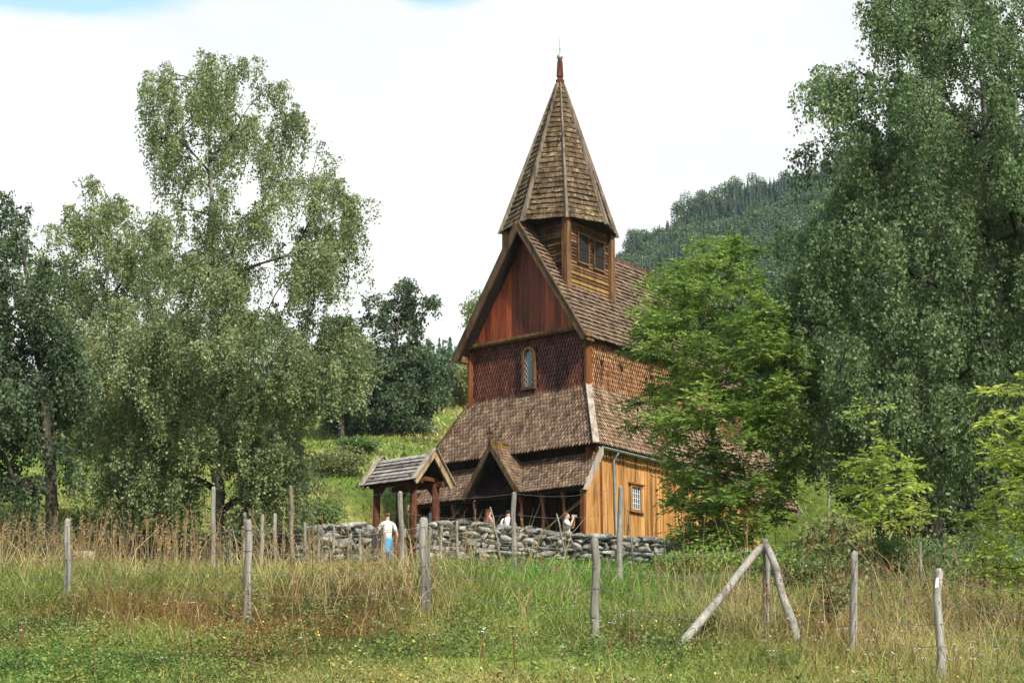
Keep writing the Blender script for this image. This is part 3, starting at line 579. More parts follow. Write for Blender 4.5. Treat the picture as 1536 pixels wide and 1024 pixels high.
bush(1330, 44, 2.6, 1.0, 'green bush in the shade behind the ash sapling', 'bush_leaf', seed=35, n=6000, group=G2, ls=.09)
bush(1470, 33, 3.0, 1.8, 'dark bush under the huge right birch', 'birch_leaf_dark', seed=36, n=6000, group=G2, ls=.08)

# far forest -------------------------------------------------------
def proto_leafy(seed, n=380, s=.05):
    r = np.random.default_rng(seed); k = 9; cs = np.stack([r.normal(size=k) * .19, r.normal(size=k) * .19, r.uniform(.3, .86, k)], -1)
    pos = cs[r.integers(0, k, n)] + unit(r.normal(size=(n, 3))) * (r.random(n) ** .4 * .19)[:, None]
    ax = unit(r.normal(size=(n, 3))); sd = unit(np.cross(ax, r.normal(size=(n, 3)))); 
    return np.stack([pos, pos + ax * s + sd * s * .6, pos + ax * s * 1.8, pos + ax * s - sd * s * .6], 1).reshape(-1, 3)
def proto_spruce(seed, n=340):
    r = np.random.default_rng(seed); t = r.random(n) ** .75; lay = np.floor(t * 14) / 14; a = r.random(n) * 6.283
    rad = (1 - t) * .27 * (.55 + .45 * r.random(n)) + .005; z = .06 + lay * .92 + r.random(n) * .02
    c = np.stack([np.cos(a), np.sin(a), np.zeros(n)], -1); q = np.stack([-np.sin(a), np.cos(a), np.zeros(n)], -1); w = .045 * (1.15 - t)
    p0 = np.stack([c[:, 0] * rad * .2, c[:, 1] * rad * .2, z + .06], -1); p2 = np.stack([c[:, 0] * rad, c[:, 1] * rad, z - rad * .35], -1); pm = (p0 + p2) / 2
    return np.stack([p0, pm + q * w[:, None], p2, pm - q * w[:, None]], 1).reshape(-1, 3)
PL = [proto_leafy(100 + i) for i in range(5)]; PS = [proto_spruce(200 + i) for i in range(4)]
def place(ps, protos, pts, hs, ws, r):
    out = []
    for p, h, w in zip(pts, hs, ws):
        q = protos[r.integers(0, len(protos))]; a = r.random() * 6.283; c, s = math.cos(a), math.sin(a)
        out.append(np.stack([(q[:, 0] * c - q[:, 1] * s) * w + p[0], (q[:, 0] * s + q[:, 1] * c) * w + p[1], q[:, 2] * h + p[2]], -1))
    return np.concatenate(out)
def far_forest():
    r = np.random.default_rng(77)
    NT = 9500; Y = np.sqrt(r.uniform(130 ** 2, 545 ** 2, NT)); s = r.uniform(-.38, .38, NT); X = s * Y
    px = 768 + s * F_PX
    keep = ((px > 600) & ((Y > 175) | (r.random(NT) < .25))) | ((px < 600) & (Y > 220))
    keep &= ~((px > 480) & (px < 700) & (Y < 175))
    X, Y, px = X[keep], Y[keep], px[keep]; Z = ground(X, Y) - .3
    spr = fbm(X, Y, 45, 90) + (r.random(len(X)) - .5) * .25 > .60
    h = np.where(spr, r.uniform(6, 10, len(X)), r.uniform(4, 7.5, len(X))); w = np.where(spr, h * .95, h * r.uniform(.8, 1.25, len(X)))
    pts = np.stack([X, Y, Z], -1)
    for k, nm, pr, mt, lb in ((spr, 'spruce_forest', PS, 'far_spruce', 'dark spruce wood in bands on the far mountainside'), (~spr, 'hillside_forest', PL, 'far_leaf', 'green deciduous wood covering the far mountainside')):
        vs = place(None, pr, pts[k], h[k], w[k], r); i = np.arange(len(vs) // 4) * 4
        o = link(nm, mesh_np(nm, vs, np.stack([i, i + 1, i + 2, i + 3], -1), 4), mt); tag(o, lb, 'forest', kind='stuff')
    # skyline trees, one by one
    i4 = lambda n: np.stack([np.arange(n) * 4 + k for k in range(4)], -1)
    meL = [mesh_np('crown', q, i4(len(q) // 4), 4) for q in [proto_leafy(300 + i, 2400, .026) for i in range(3)]]; meS = [mesh_np('crown', q, i4(len(q) // 4), 4) for q in [proto_spruce(400 + i, 1300) for i in range(3)]]
    for me in meL: me.materials.append(MATS['far_leaf'])
    for me in meS: me.materials.append(MATS['far_spruce'])
    tb = MB(); tb.tube([(0, 0, -.1), (0, 0, .5), (0, 0, .85)], [.022, .014, .004], 6); tr = tb.build('trunk', 'bark'); tme = tr.data; bpy.data.objects.remove(tr)
    lst = [(668, 518, 's'), (679, 506, 's'), (656, 524, 'l'), (692, 512, 'l'), (930, 352, 's'), (940, 346, 's'), (953, 342, 'l'), (968, 336, 'l'), (990, 322, 's'), (1003, 318, 's'), (1022, 300, 'l'), (1038, 284, 'l'), (1055, 276, 'l'), (1074, 268, 'l'), (1095, 266, 'l'),
           (1112, 282, 'l'), (1135, 254, 'l'), (1150, 262, 's'), (1166, 272, 'l'), (1185, 250, 'l'), (1203, 262, 'l'), (1222, 230, 's'), (1240, 236, 'l'), (1262, 215, 'l'), (1290, 190, 'l'), (1325, 172, 's')]
    ORD = 'first second third fourth fifth sixth seventh eighth ninth tenth eleventh twelfth thirteenth fourteenth fifteenth sixteenth'.split(); seen = {}
    for j, (x, row, kd) in enumerate(lst):
        X0 = (x - 768) / F_PX; Yd = 512.0; base = gpx(x, Yd); top = P(x, row, Yd); hh = min(12.0 if kd == 'l' else 8.0, max(5.0, top[2] - base[2]))
        kind = 'spruce' if kd == 's' else 'broad crowned tree'
        side = 'left of the church' if x < 760 else 'right of the spire'
        nm = 'spruce_tree' if kd == 's' else 'hill_tree'
        ww = hh * (.8 if kd == 's' else r.uniform(.75, 1.1))
        root = empty(nm, base, r.random() * 6, '%s far %s on the mountain skyline %s, counting rightward' % (ORD[seen.setdefault((kd, side), 0)], kind, side), 'spruce' if kd == 's' else 'tree', 'far %s trees on the skyline %s' % ('spruce' if kd == 's' else 'broad', side))
        seen[(kd, side)] += 1
        c = bpy.data.objects.new('crown', (meS if kd == 's' else meL)[j % 3]); COL.objects.link(c); c.parent = root; c.scale = (ww, ww, hh)
        t = bpy.data.objects.new('trunk', tme); COL.objects.link(t); t.parent = root; t.scale = (hh, hh, hh)
far_forest()
#CHURCH
# ================================================================== CHURCH
CH = empty('stave_church', (KX, KY, KZ - GZ), -TH, 'brown wooden stave church with steep shingled roofs and an octagonal spire', 'church')
def C(p): return (-p[0], p[1], p[2] + GZ)       # church coordinates: u left along the front, v back along the side, z above the low eave
def CM(): return MB(C)
E_U, E_V, E_Z = A([1., 0, 0]), A([0, 1., 0]), A([0, 0, 1.])
def shingles(mb, O, es, et, n, sr, tr, w, rh, ok, tip=.13, th=.032, lift=.045, rnd=None, gap=.05, ln=1.3):
    """rows of pointed shingles on the plane O + es*s + et*t (et points up the slope)"""
    r = rnd or random.Random(3); t = tr[0]; row = 0
    while t < tr[1]:
        s = sr[0] - (w / 2 if row % 2 else 0)
        while s < sr[1]:
            if ok(s + w / 2, t + rh * .5):
                j = r.uniform(-.012, .012); l = rh * ln; a, b = s + gap / 2, s + w - gap / 2; m = (a + b) / 2
                tb = t + j - tip * .0; out = [(a, t + l), (b, t + l), (b, tb + tip), (m + r.uniform(-.006, .006), tb), (a, tb + tip)]
                lf = lift * r.uniform(.75, 1.3)
                top = []; bot = []
                for (x, y) in out:
                    h = lf * (1 - (y - tb) / l) + .004; q = O + es * x + et * y; top.append(q + n * (h + th)); bot.append(q + n * h)
                mb.add(top + bot, [(0, 1, 2, 3, 4), (1, 6, 7, 2), (2, 7, 8, 3), (3, 8, 9, 4), (4, 9, 5, 0)])
            s += w
        t += rh; row += 1
UM = 3.9
# --- solid bodies
def quadslab(name, pts, ext, mat, parent=CH):
    mb = CM(); mb.prism(pts, ext); return mb.build(name, mat, parent)
NU0, NU1, NV0, NV1, NZ = 1.15, 6.65, 1.2, 9.2, 4.35
body = CM(); body.box((NU0 + .02, NV0 + .02, -GZ), (NU1 - .02, NV1 - .02, NZ)); 
body.prism([(NU0 + .02, NV0 + .02, NZ), (NU1 - .02, NV0 + .02, NZ), (UM, NV0 + .02, 8.45)], (0, 7.9, 0))
body.build('wall', 'dark_plank', CH)
# upper wall shingles
mb = CM(); shingles(mb, A([NU0, NV0, 0]), E_U, E_Z, -E_V, (0, NU1 - NU0), (2.34, 4.5), .128, .17, lambda s, t: 0 < s < NU1 - NU0 and not (abs(s - (3.78 - NU0)) < .36 and 2.5 < t < 4.05) and t < 4.62)
fw = mb.build('upper_front_wall', 'front_wall_shingle', CH)
mb = CM(); shingles(mb, A([NU0, NV0, 0]), E_V, E_Z, -E_U, (0, NV1 - NV0), (2.34, 4.3), .128, .17, lambda s, t: 0 < s < NV1 - NV0, rnd=random.Random(5))
mb.build('upper_side_wall', 'side_wall_shingle', CH)
for (u, v) in ((NU0, NV0), (NU1, NV0)):
    mb = CM(); mb.tube([(u, v, 2.2), (u, v, 4.35)], [.15, .14], 14); mb.build('corner_post', 'red_stave', CH, smooth=False)
# round holes with rims in the side wall
for v in (1.95, 3.2, 5.2):
    mb = CM(); mb.tube([(NU0 - .10, v, 3.35), (NU0 + .05, v, 3.35)], [.085, .085], 12); hole = mb.build('vent_hole', 'dark_plank', CH)
# gable boards
mb = CM(); r_ = random.Random(4); u = 1.3
gy = 1.08
while u < 6.5:
    w_ = r_.uniform(.20, .30); u2 = min(u + w_, 6.5)
    def hz(x): return 8.50 - abs(x - UM) * 1.567
    if hz(u) > 4.62 or hz(u2) > 4.62:
        pts = [(u + .006, gy, 4.60), (u2 - .006, gy, 4.60), (u2 - .006, gy, max(4.61, hz(u2)))]
        if u < UM < u2: pts.append((UM, gy, hz(UM)))
        pts.append((u + .006, gy, max(4.61, hz(u)))); mb.prism(pts, (0, r_.uniform(.04, .06), 0))
    u = u2
mb.build('gable', 'gable_plank', CH)
mb = CM(); mb.beam((1.45, .98, 4.56), (6.35, .98, 4.56), (0, .14, 0), (0, 0, .10)); mb.beam((1.25, 1.03, 4.48), (6.55, 1.03, 4.48), (0, .16, 0), (0, 0, .05)); mb.build('gable_beam', 'tower_post', CH)
# front window with arched head and lattice
wn = CM(); wu0, wu1, wz0, wz1 = 3.52, 4.04, 2.60, 3.85
def arch(u0, u1, z0, zs, k=10): 
    m = (u0 + u1) / 2; rr = (u1 - u0) / 2; return [(u0, z0), (u1, z0)] + [(m + rr * math.cos(math.pi * i / k), zs + rr * math.sin(math.pi * i / k)) for i in range(k + 1)]
ol = arch(wu0, wu1, wz0, wz1); il = arch(wu0 + .05, wu1 - .05, wz0 + .05, wz1)
wo = arch(wu0 - .045, wu1 + .045, wz0 - .05, wz1)
n = len(wo)
wn.v = [(p[0], 1.02, p[1]) for p in wo] + [(p[0], 1.02, p[1]) for p in il] + [(p[0], 1.2, p[1]) for p in wo] + [(p[0], 1.2, p[1]) for p in il]
for i in range(n):
    j = (i + 1) % n; wn.f += [(i, j, n + j, n + i), (i, j, 2 * n + j, 2 * n + i), (n + i, n + j, 3 * n + j, 3 * n + i)]
win = wn.build('window', 'tower_board', CH)
mb = CM(); mb.prism([(p[0], 1.125, p[1]) for p in il], (0, .02, 0)); mb.build('pane', 'glass', win)
mb = CM(); rr = (wu1 - wu0) / 2 - .05; wm = (wu0 + wu1) / 2
def inw(u, z): return wu0 + .05 <= u <= wu1 - .05 and z >= wz0 + .05 and (z <= wz1 or (u - wm) ** 2 + (z - wz1) ** 2 <= rr * rr)
for sg in (1, -1):
    for k in range(-16, 30):
        c0 = None; last = None
        for i in range(0, 60):
            u = wu0 + .05 + (wu1 - wu0 - .1) * i / 59; z = wz0 + .03 + k * .21 + sg * (u - wu0) * 1.35
            if inw(u, z):
                c0 = c0 or (u, z); last = (u, z)
        if c0 and last and last != c0: mb.beam((c0[0], 1.115, c0[1]), (last[0], 1.115, last[1]), (0, .012, 0), tuple(A([-(last[1] - c0[1]), 0, last[0] - c0[0]]) / math.hypot(last[0] - c0[0], last[1] - c0[1]) * .011))
mb.build('lattice', 'lead', win)
# --- main roof
RV0, RV1, RZ, RE, EZ = .60, 9.65, 8.75, .9, 4.05
sl = math.hypot(UM - RE, RZ - EZ); tR = A([UM - RE, 0, RZ - EZ]) / sl; nR = A([-(RZ - EZ), 0, UM - RE]) / sl
for side in (0, 1):
    e = RE if side == 0 else 2 * UM - RE; t_ = tR * A([1 if side == 0 else -1, 1, 1]); n_ = nR * A([1 if side == 0 else -1, 1, 1])
    mb = CM(); O = A([e, RV0, EZ]); mb.prism([O, O + E_V * (RV1 - RV0), O + E_V * (RV1 - RV0) + t_ * (sl - .01), O + t_ * (sl - .01)], -n_ * .09)
    rf = mb.build('roof', 'dark_plank', CH)
    mb = CM(); shingles(mb, O, E_V, t_, n_, (0, RV1 - RV0), (-.04, sl - .1), .17, .235, lambda s, t: .03 < s < RV1 - RV0 - .03, tip=.03, th=.035, lift=.07, rnd=random.Random(8 + side), gap=.008, ln=1.25)
    mb.build('roof_shingles', 'upper_roof_shingle', rf)
    for v0, w_ in ((RV0 - .07, .07), (RV1, .07)):
        mb = CM(); q = O + t_ * -.12; a = A([q[0], v0, q[2]]); L_ = sl + .12
        mb.prism([a + n_ * .12, a - n_ * .11, a - n_ * .11 + t_ * (L_ - .07), a + n_ * .12 + t_ * (L_ + .08)], (0, w_, 0)); mb.build('bargeboard', 'verge_board', CH)
        mb = CM(); mb.beam(a + n_ * .135 + A([0, w_ / 2, 0]), a + n_ * .135 + A([0, w_ / 2, 0]) + t_ * (L_ + .08), (0, .13, 0), n_ * .03); mb.build('verge_cap', 'verge_board', CH)
mb = CM(); mb.beam((UM, RV0, RZ + .10), (UM, RV1, RZ + .10), (.10, 0, 0), (0, 0, .14)); v = RV0
while v < RV1 - .1: mb.tube([(UM - .03, v + .07, RZ + .19), (UM + .03, v + .07, RZ + .19)], [.055, .055], 8); v += .145
mb.build('ridge_crest', 'verge_board', CH)
for s in (0, 1):
    u = .98 if s == 0 else 2 * UM - .98
    mb = CM(); mb.beam((u, .75, 4.12), (u, 1.2, 4.12), (.22, 0, 0), (0, 0, .34)); mb.build('eave_bracket', 'tower_post', CH)
# --- lower skirt roofs (front, sides, back) with hips
a_ = NU0; L7 = 2 * UM; zt = 2.36; VB = 10.4
sl2 = math.hypot(a_, zt); 
mb = CM(); mb.prism([(0, 0, 0), (L7, 0, 0), (NU1, a_ + .05, zt), (NU0, a_ + .05, zt)], (0, .06, -.07)); fr = mb.build('lower_front_roof', 'dark_plank', CH)
tF = A([0, a_ + .05, zt]) / math.hypot(a_ + .05, zt); nF = A([0, -zt, a_ + .05]) / math.hypot(a_ + .05, zt); k_ = a_ / math.hypot(a_ + .05, zt)
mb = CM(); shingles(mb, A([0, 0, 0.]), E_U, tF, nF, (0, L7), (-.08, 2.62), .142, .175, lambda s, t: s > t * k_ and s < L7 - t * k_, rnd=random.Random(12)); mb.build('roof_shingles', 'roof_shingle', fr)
for side in (0, 1):
    e = 0 if side == 0 else L7; sg = 1 if side == 0 else -1
    t_ = A([sg * a_, 0, zt]) / sl2; n_ = A([-sg * zt, 0, a_]) / sl2; kk = a_ / sl2
    mb = CM(); mb.prism([(e, 0, 0), (e, VB, 0), (e + sg * a_, VB - a_, zt), (e + sg * a_, a_, zt)], (sg * .06, 0, -.07)); sr_ = mb.build('lower_side_roof', 'dark_plank', CH)
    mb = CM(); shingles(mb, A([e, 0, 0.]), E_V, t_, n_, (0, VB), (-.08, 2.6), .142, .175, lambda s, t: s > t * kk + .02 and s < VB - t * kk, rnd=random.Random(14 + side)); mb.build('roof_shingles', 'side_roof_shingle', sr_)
    hp = CM(); d_ = A([sg * a_, a_ + .05, zt]); ud = nrm(d_); nn = nrm(nF + n_); p0 = A([e, 0, 0.]) - ud * .12 + nn * .10
    hp.beam(p0, p0 + d_ + ud * .12, nrm(np.cross(ud, nn)) * .22, nn * .06); hp.build('hip_board', 'pale_board' if side == 0 else 'verge_board', CH)
mb = CM(); mb.prism([(0, VB, 0), (L7, VB, 0), (NU1, VB - a_, zt), (NU0, VB - a_, zt)], (0, -.06, -.07)); mb.build('lower_back_roof', 'roof_shingle', CH)
# --- lower walls
mb = CM(); mb.box((.36, .40, -GZ), (L7 - .36, VB - .4, .1)); mb.build('lower_wall', 'dark_plank', CH)
mb = CM(); v = .55; r_ = random.Random(9)
side_pl = []
while v < VB - .4:
    w_ = r_.uniform(.20, .30); v2 = min(v + w_, VB - .4)
    if v2 > 2.50 and v < 3.20:
        if v < 2.50: mb.box((.30, v + .004, -GZ), (.36, 2.50, .15))
        if v2 > 3.20: mb.box((.30, 3.20, -GZ), (.36, v2 - .004, .15))
        a1, b1 = max(v, 2.50), min(v2, 3.20)
        mb.box((.302, a1 + .002, -GZ), (.36, b1 - .002, -2.06)); mb.box((.302, a1 + .002, -1.14), (.36, b1 - .002, .15))
    else: mb.box((.30 + r_.uniform(-.008, .008), v + .004, -GZ), (.36, v2 - .004, .15))
    mb.box((.268, v2 - .03, -GZ), (.298, v2 + .02, .15)) if r_.random() < .75 and not (2.3 < v2 < 3.35) else None
    v = v2
sw = mb.build('side_wall', 'golden_plank', CH)
mb = CM(); mb.box((.27, .20, -GZ), (.34, .36, -.05)); mb.box((.27, .40, -GZ), (.33, .62, .05)); mb.build('wall_board', 'golden_plank', CH)
mb = CM(); mb.tube([(.42, .30, -GZ), (.42, .30, -.05)], [.20, .18], 16); mb.build('corner_stave', 'red_stave', CH, smooth=True)
mb = CM(); mb.tube([(.30, .66, -GZ), (.30, .66, 0)], [.05, .05], 10); mb.tube([(.31, .76, -GZ), (.31, .76, 0)], [.04, .04], 10); mb.build('wall_moulding', 'red_stave', CH)
# side window
mb = CM()
mb.box((.25, 2.47, -1.20), (.36, 3.23, -1.12)); mb.box((.25, 2.47, -2.08), (.36, 3.23, -2.00)); mb.box((.25, 2.47, -2.0), (.36, 2.57, -1.2)); mb.box((.25, 3.13, -2.0), (.36, 3.23, -1.2))
mb.box((.20, 2.38, -1.12), (.36, 3.32, -1.07)); mb.box((.20, 2.40, -2.12), (.36, 3.30, -2.08)); w2 = mb.build('window', 'picket_wood', CH)
mb = CM(); mb.box((.33, 2.57, -2.0), (.345, 3.13, -1.2)); mb.build('pane', 'glass', w2)
mb = CM()
for k in range(5): v = 2.585 + k * .1325; mb.box((.315, v - .011, -1.99), (.328, v + .011, -1.21))
for z in (-1.98, -1.78, -1.6, -1.42, -1.22): mb.box((.310, 2.58, z - .010), (.3148, 3.12, z + .010))
mb.build('lattice', 'white_paint', w2)
# gutter and drainpipe
mb = CM(); pts = [(.0 - .02 + .075 * math.cos(math.pi * i / 6 + math.pi), 0, -.10 + .075 * math.sin(math.pi * i / 6 + math.pi)) for i in range(7)]
for i in range(6):
    p, q = pts[i], pts[i + 1]; mb.add([(p[0], .25, p[2]), (q[0], .25, q[2]), (q[0], VB - .2, q[2] - .06), (p[0], VB - .2, p[2] - .06)], [(0, 1, 2, 3)])
mb.build('gutter', 'zinc', CH)
mb = CM(); mb.tube([(-.02, 1.36, -.17), (.12, 1.37, -.32), (.20, 1.38, -.45), (.20, 1.47, -2.9), (.20, 1.50, -GZ + .1)], [.045] * 5, 10); mb.build('drainpipe', 'zinc', CH, smooth=True)
# --- porch: roof along the front
PV, PZt, PZb = -.70, -.34, -1.58; PE0, PE1 = -.02, 8.0
sp = math.hypot(.35 - PV, PZt - PZb); tP = A([0, .35 - PV, PZt - PZb]) / sp; nP = A([0, -(PZt - PZb), .35 - PV]) / sp; O = A([PE0, PV, PZb])
porch = CM(); porch.prism([O, O + E_U * (PE1 - PE0), O + E_U * (PE1 - PE0) + tP * sp, O + tP * sp], -nP * .06); pr = porch.build('porch_roof', 'dark_plank', CH)
DU, DW, DZ0, DZ1, DV = 3.92, 1.19, -1.56, .14, -1.0      # dormer over the entrance
def okp(s, t):
    z = PZb + tP[2] * t; u = PE0 + s; return 0 < s < PE1 - PE0 and abs(u - DU) > DW * max(0, (DZ1 - z)) / (DZ1 - DZ0) - .05
mb = CM(); shingles(mb, O, E_U, tP, nP, (0, PE1 - PE0), (-.06, sp - .04), .135, .155, okp, rnd=random.Random(22)); mb.build('roof_shingles', 'roof_shingle', pr)
for uu in (PE0 - .07, PE1):
    mb = CM(); q = A([uu, PV, PZb]); t2 = nrm(A([0, .28, 1.0])); 
    mb.prism([(uu, PV - .10, PZb - .16), (uu, PV + .10, PZb - .16), (uu, .02, -.86), (uu, .36, -.40), (uu, .36, -.14), (uu, .20, -.18), (uu, -.22, -.80)], (.06, 0, 0)); mb.build('porch_bargeboard', 'pale_board', CH)
# dark inside of the porch, side cheek, floor, posts
mb = CM(); mb.box((.0, -.58, -GZ), (.06, -.22, -1.28)); mb.box((.0, -.22, -GZ), (.055, .06, -.98)); mb.build('porch_side_board', 'golden_plank', CH)
mb = CM(); mb.box((7.74, -.6, -GZ), (7.80, .35, -1.1)); mb.box((0.06, -.62, -1.70), (7.8, -.50, -1.52)); mb.box((0.05, -.62, -4.0), (7.8, .39, -3.9)); mb.build('porch_frame', 'dark_plank', CH)
mb = CM(); mb.box((.02, -.66, -GZ), (.20, -.56, -1.66)); mb.build('porch_end_post', 'red_stave', CH)
for uu in (1.0, 1.9, 2.85, 5.0, 6.0, 7.0, 7.7):
    mb = CM(); h = -3.2; mb.tube([(uu, -.52, -3.9), (uu, -.52, -3.25), (uu, -.52, -3.2), (uu, -.52, -2.0), (uu, -.52, -1.9), (uu, -.52, -1.7)], [.10, .10, .07, .06, .10, .11], 12); mb.build('porch_post', 'gate_post_wood', CH, smooth=True)
for a_u, b_u in ((.2, 2.8), (5.0, 7.7)): mb = CM(); mb.box((a_u, -.56, -3.4), (b_u, -.50, -3.3)); mb.build('porch_rail', 'gate_post_wood', CH)
# dormer
dl = math.hypot(DW, DZ1 - DZ0)
dorm = CM()
for sg in (1, -1):
    t_ = A([-sg * DW, 0, DZ1 - DZ0]) / dl; n_ = A([sg * (DZ1 - DZ0), 0, DW]) / dl; e = A([DU + sg * DW, DV + .05, DZ0]); dorm.prism([e, e + E_V * 1.35, e + E_V * 1.35 + t_ * dl, e + t_ * dl], -n_ * .05)
dr = dorm.build('entrance_gable', 'dark_plank', CH)
for sg in (1, -1):
    t_ = A([-sg * DW, 0, DZ1 - DZ0]) / dl; n_ = A([sg * (DZ1 - DZ0), 0, DW]) / dl; e = A([DU + sg * DW, DV + .05, DZ0]); 
    def okd(s, t): z = DZ0 + t_[2] * t; return s < (z - PZb) / (PZt - PZb) * 1.05 + .42 and s < 1.3 and s > 0
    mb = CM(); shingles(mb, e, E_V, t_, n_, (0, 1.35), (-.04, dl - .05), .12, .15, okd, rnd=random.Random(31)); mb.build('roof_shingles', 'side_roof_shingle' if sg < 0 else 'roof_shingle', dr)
    mb = CM(); q = e - E_V * .06 - t_ * .10; mb.prism([q + n_ * .10, q - n_ * .07, q - n_ * .07 + t_ * (dl + .06), q + n_ * .10 + t_ * (dl + .17)], (0, .06, 0)); mb.build('bargeboard', 'verge_board', dr)
mb = CM(); mb.beam((DU, DV, DZ1 + .07), (DU, .38, DZ1 + .07), (.09, 0, 0), (0, 0, .15)); mb.beam((DU, DV, DZ1 + .24), (DU, .38, DZ1 + .24), (.05, 0, 0), (0, 0, .05)); v = DV
while v < .33: mb.box((DU - .03, v + .02, DZ1 + .14), (DU + .03, v + .09, DZ1 + .22)); v += .14
mb.build('ridge_crest', 'tower_gold_board', dr)
mb = CM(); mb.tube([(DU, DV, DZ1 + .05), (DU, DV, DZ1 + .30), (DU, DV, DZ1 + .34), (DU, DV, DZ1 + .38), (DU, DV, DZ1 + .62), (DU, DV, DZ1 + .68), (DU, DV, DZ1 + .74)], [.05, .035, .06, .035, .03, .055, .01], 10)
mb.tube([(DU - .13, DV, DZ1 + .50), (DU - .11, DV, DZ1 + .50), (DU, DV, DZ1 + .52), (DU + .11, DV, DZ1 + .50), (DU + .13, DV, DZ1 + .50)], [.01, .05, .03, .05, .01], 8); mb.build('finial', 'gate_post_wood', dr, smooth=True)
mb = CM(); mb.box((DU - .95, .34, -3.9), (DU + .95, .40, -.5)); mb.build('entrance_wall', 'dark_plank', dr)
# --- chancel (mostly behind the young ash)
ch = CM(); ch.box((1.0, VB - .5, -GZ), (6.8, 12.6, -.3)); ch.build('chancel', 'golden_plank', CH); ch = CM(); ch.box((2.1, VB - 1.3, -.3), (5.7, 13.4, 4.2)); ch.build('chancel_upper_wall', 'tower_board', CH)
for sg in (0, 1):
    s = -1 if sg else 1; f = lambda u: UM + (u - UM) * s
    mb = CM(); O = A([f(1.9), 9.3, 4.1]); t_ = nrm(A([s * 2.0, 0, 2.9])); n_ = nrm(A([-s * 2.9, 0, 2.0])); mb.prism([O, O + E_V * 4.4, O + E_V * 4.4 + t_ * 3.5, O + t_ * 3.5], -n_ * .08); cr_ = mb.build('chancel_roof', 'dark_plank', CH)
    mb = CM(); shingles(mb, O, E_V, t_, n_, (0, 4.4), (0, 3.45), .17, .235, lambda s_, t: True, tip=.05, rnd=random.Random(44)); mb.build('roof_shingles', 'upper_roof_shingle', cr_)
    mb = CM(); O = A([f(.45), 10.4, -.75]); t_ = nrm(A([s * 1.7, 0, 2.7])); n_ = nrm(A([-s * 2.7, 0, 1.7])); mb.prism([O, O + E_V * 4.5, O + E_V * 4.5 + t_ * 3.15, O + t_ * 3.15], -n_ * .08); cr_ = mb.build('chancel_aisle_roof', 'dark_plank', CH)
    mb = CM(); shingles(mb, O, E_V, t_, n_, (0, 4.5), (0, 3.1), .142, .175, lambda s_, t: True, rnd=random.Random(45)); mb.build('roof_shingles', 'side_roof_shingle', cr_)
    mb = CM(); q = O + E_V * 4.5 - t_ * .15; mb.beam(q, q + t_ * 3.3, (0, .07, 0), n_ * .26); mb.build('bargeboard', 'pale_board', cr_)
# --- tower
TU0, TU1, TV0, TV1 = 2.34, 5.20, 1.55, 4.37; TUc, TVc = (TU0 + TU1) / 2, (TV0 + TV1) / 2; TZ1 = 9.15
tw = CM(); tw.box((TU0 + .06, TV0 + .06, 5.5), (TU1 - .06, TV1 - .06, TZ1)); tower = tw.build('tower', 'dark_plank', CH)
def claps(mb, O, es, L_, z0, z1, n, h=.135, skip=None, r_=random.Random(51)):
    z = z0
    while z < z1:
        segs = [(0, L_)]
        if skip:
            for (a, b, za, zb) in skip:
                if za < z + h * .5 < zb:
                    ns = []
                    for (p, q) in segs:
                        if b <= p or a >= q: ns.append((p, q)); continue
                        if a > p: ns.append((p, a))
                        if b < q: ns.append((b, q))
                    segs = ns
        for (p, q) in segs:
            if q - p < .03: continue
            d = .055 + r_.uniform(-.01, .01); P0 = O + es * p; P1 = O + es * q
            f = lambda X, dz, dn: X + A([0, 0, z + dz]) + n * dn
            mb.add([f(P0, 0, 0), f(P0, 0, d), f(P0, h * 1.1, .012), f(P0, h * 1.1, 0), f(P1, 0, 0), f(P1, 0, d), f(P1, h * 1.1, .012), f(P1, h * 1.1, 0)], [(0, 1, 2, 3), (4, 7, 6, 5), (1, 5, 6, 2), (0, 4, 5, 1), (2, 6, 7, 3)])
        z += h
wins = [(2.22 - TV0, 2.96 - TV0, 7.48, 8.56), (3.24 - TV0, 3.95 - TV0, 7.44, 8.52)]
mb = CM(); claps(mb, A([TU0 + .06, TV0, 0]), E_V, TV1 - TV0, 6.95, TZ1 - .05, -E_U, skip=wins); claps(mb, A([TU0, TV0 + .06, 0]), E_U, TU1 - TU0, 5.6, TZ1 - .05, -E_V)
claps(mb, A([TU1 - .06, TV0, 0]), E_V, TV1 - TV0, 5.6, TZ1 - .05, E_U); claps(mb, A([TU0, TV1 - .06, 0]), E_U, TU1 - TU0, 5.6, TZ1 - .05, E_V)
mb.build('cladding', 'tower_board', tower)
mb = CM(); claps(mb, A([TU0 + .06, TV0, 0]), E_V, TV1 - TV0, 6.1, 6.93, -E_U, h=.165, r_=random.Random(5)); mb.build('lower_cladding', 'tower_gold_board', tower)
for (u, v) in ((TU0, TV0), (TU0, TV1), (TU1, TV0), (TU1, TV1)):
    mb = CM(); z0 = 6.05; mb.box((u - .13, v - .13, z0), (u + .13, v + .13, TZ1 + .03)) ; mb.build('corner_post', 'tower_post', tower)
for (a, b, z0, z1) in wins:
    a += TV0; b += TV0; mb = CM(); x0, x1 = TU0 - .05, TU0 + .05
    mb.box((x0, a, z0), (x1, a + .07, z1)); mb.box((x0, b - .07, z0), (x1, b, z1)); mb.box((x0 - .01, a, z1), (x1, b, z1 + .06)); mb.box((x0 - .01, a, z0 - .06), (x1, b, z0)); s_ = mb.build('tower_window', 'tower_board', tower)
    mb = CM(); mb.box((TU0 - .005, a + .07, z0), (TU0 + .03, b - .07, z1)); mb.box((TU0 - .02, a + .07, (z0 + z1) / 2 - .03), (TU0 - .006, b - .07, (z0 + z1) / 2 + .03)); mb.build('shutter', 'opening_dark', s_)
